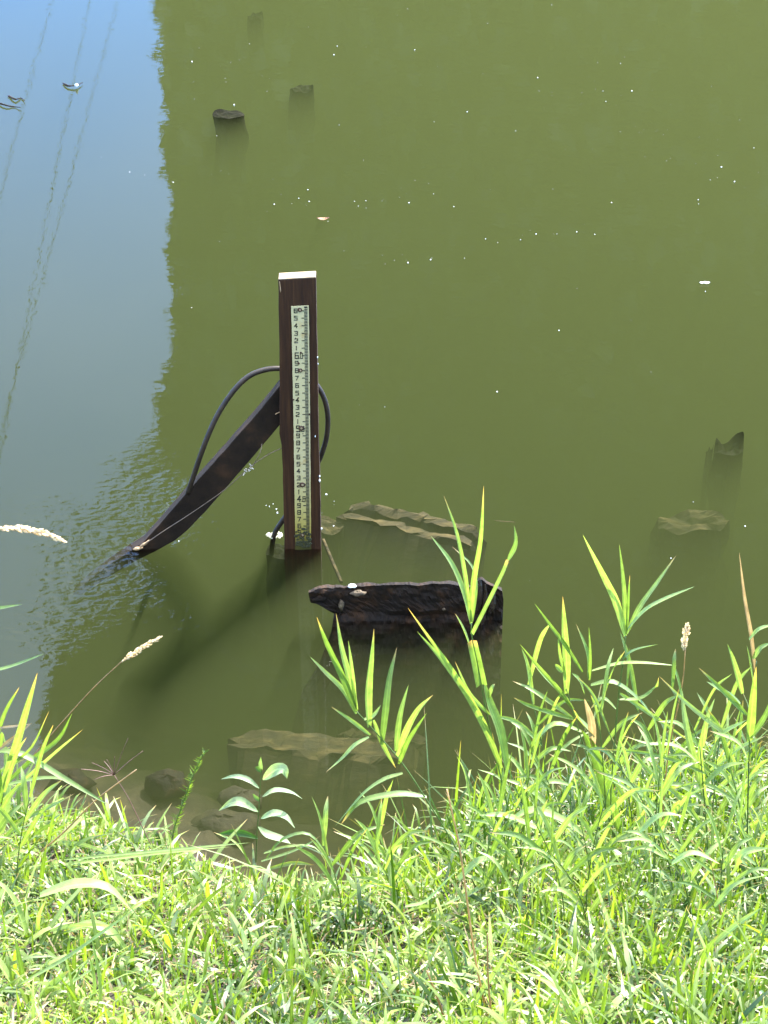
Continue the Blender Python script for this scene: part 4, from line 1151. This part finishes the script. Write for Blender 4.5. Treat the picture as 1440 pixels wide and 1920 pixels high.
clump('dark green upright blades left of centre in the mid turf', (545, 1760), [([(545, 1755), (535, 1700), (528, 1630)], 9), ([(560, 1720), (548, 1680), (540, 1640)], 8), ([(600, 1720), (590, 1680), (575, 1640)], 8), ([(700, 1700), (712, 1640), (740, 1560)], 8)])
clump('blades fanning from the turf near the bottom centre', (930, 1900), [([(890, 1880), (925, 1830), (955, 1780)], 14), ([(885, 1890), (850, 1850), (800, 1840)], 14), ([(700, 1870), (690, 1860), (670, 1850)], 12), ([(760, 1700), (800, 1690), (840, 1650), (880, 1615)], 10)])
clump('long arching blades in the middle right turf', (960, 1700), [([(860, 1650), (900, 1615), (935, 1612)], 20), ([(870, 1640), (905, 1660), (850, 1690), (800, 1710)], 13), ([(955, 1540), (1000, 1520), (1060, 1540), (1110, 1580)], 18), ([(1060, 1740), (1070, 1690), (1080, 1650)], 18), ([(1020, 1560), (950, 1530), (900, 1528)], 14)])
clump('slanting blades near the right edge turf', (1350, 1800), [([(1330, 1780), (1375, 1740), (1430, 1700)], 14), ([(1340, 1700), (1380, 1660), (1440, 1640)], 14), ([(1370, 1640), (1395, 1600), (1440, 1590)], 18), ([(1260, 1620), (1300, 1600), (1350, 1620)], 14), ([(1200, 1560), (1240, 1530), (1280, 1530)], 16)])
for lab, pts, r in [('thin pale dry stem curving down through the central turf', [(912, 1900), (890, 1790), (872, 1660), (860, 1580), (838, 1480)], .0026), ('short tan dry stem at the bottom edge centre', [(838, 1925), (820, 1870), (800, 1820)], .003), ('second straight tan stem beside the curving pale one', [(922, 1915), (915, 1830), (914, 1750)], .0024), ('thin dark stem with pale top in the right turf', [(1360, 1760), (1345, 1680), (1330, 1600)], .0016)]:
    plant('dry_stalk', lab, 'dry stalk', pts[0], pts[1:], [], r, stem_mat='straw', group='dry stems in the foreground turf')

# slender reeds filling the thicket: nothing tells these apart
gt = random.Random(5)
ORD = 'first second third fourth fifth sixth seventh eighth ninth tenth eleventh twelfth thirteenth fourteenth fifteenth sixteenth seventeenth eighteenth nineteenth twentieth twenty-first twenty-second twenty-third twenty-fourth'.split()
SPOT = [(gt.uniform(960, 1450), gt.uniform(1560, 1760), 0) for _ in range(24)] + [(gt.uniform(640, 960), gt.uniform(1660, 1760), 1) for _ in range(6)] + [(gt.uniform(-60, 60), gt.uniform(1580, 1700), 2) for _ in range(4)]
for zone in range(3):
    for rank, (rx_, ry_, _z) in enumerate(sorted(p for p in SPOT if p[2] == zone)):
        H = gt.uniform(130, 300) * (1.0 if zone == 0 else .7); ln_ = gt.uniform(-.45, .3)
        stem = [(rx_ + ln_ * H * t * t, ry_ - H * t) for t in (.35, .7, 1)]
        lv = []
        for k in range(gt.randint(5, 8)):
            t = 1 - k * .13; bx_, by_ = rx_ + ln_ * H * t * t, ry_ - H * t
            sd = -1 if k % 2 else 1; Ln_ = gt.uniform(70, 150); an = gt.uniform(.1, .45) if k < 2 else gt.uniform(.5, 1.15)
            ex, ey = bx_ + sd * math.sin(an) * Ln_ + ln_ * 30, by_ - math.cos(an) * Ln_
            sag = gt.uniform(0, .35) * Ln_ * math.sin(an)
            lv.append(([(bx_, by_), (bx_ + (ex - bx_) * .5, by_ + (ey - by_) * .62), (ex, ey + sag)], gt.uniform(6, 12), {'face': (.3, -.2 - gt.random() * .6, .8)}))
        how = 'tall ' if H > 190 else 'short ' if H < 120 else ''
        lean_ = ' leaning left' if ln_ < -.12 else ' leaning right' if ln_ > .12 else ' standing upright'
        where = ['in the right thicket', 'left of the tallest reed', 'at the left edge'][zone]
        lab = how + 'slender reed' + lean_ + ', ' + ORD[rank] + ' from the left ' + where
        plant('slender_reed', lab, 'reed', (rx_, ry_), stem, lv, .0018, ['slender reeds right of the tallest reed', 'slender short reeds left of the tallest reed', 'slender reeds at the left edge'][zone])
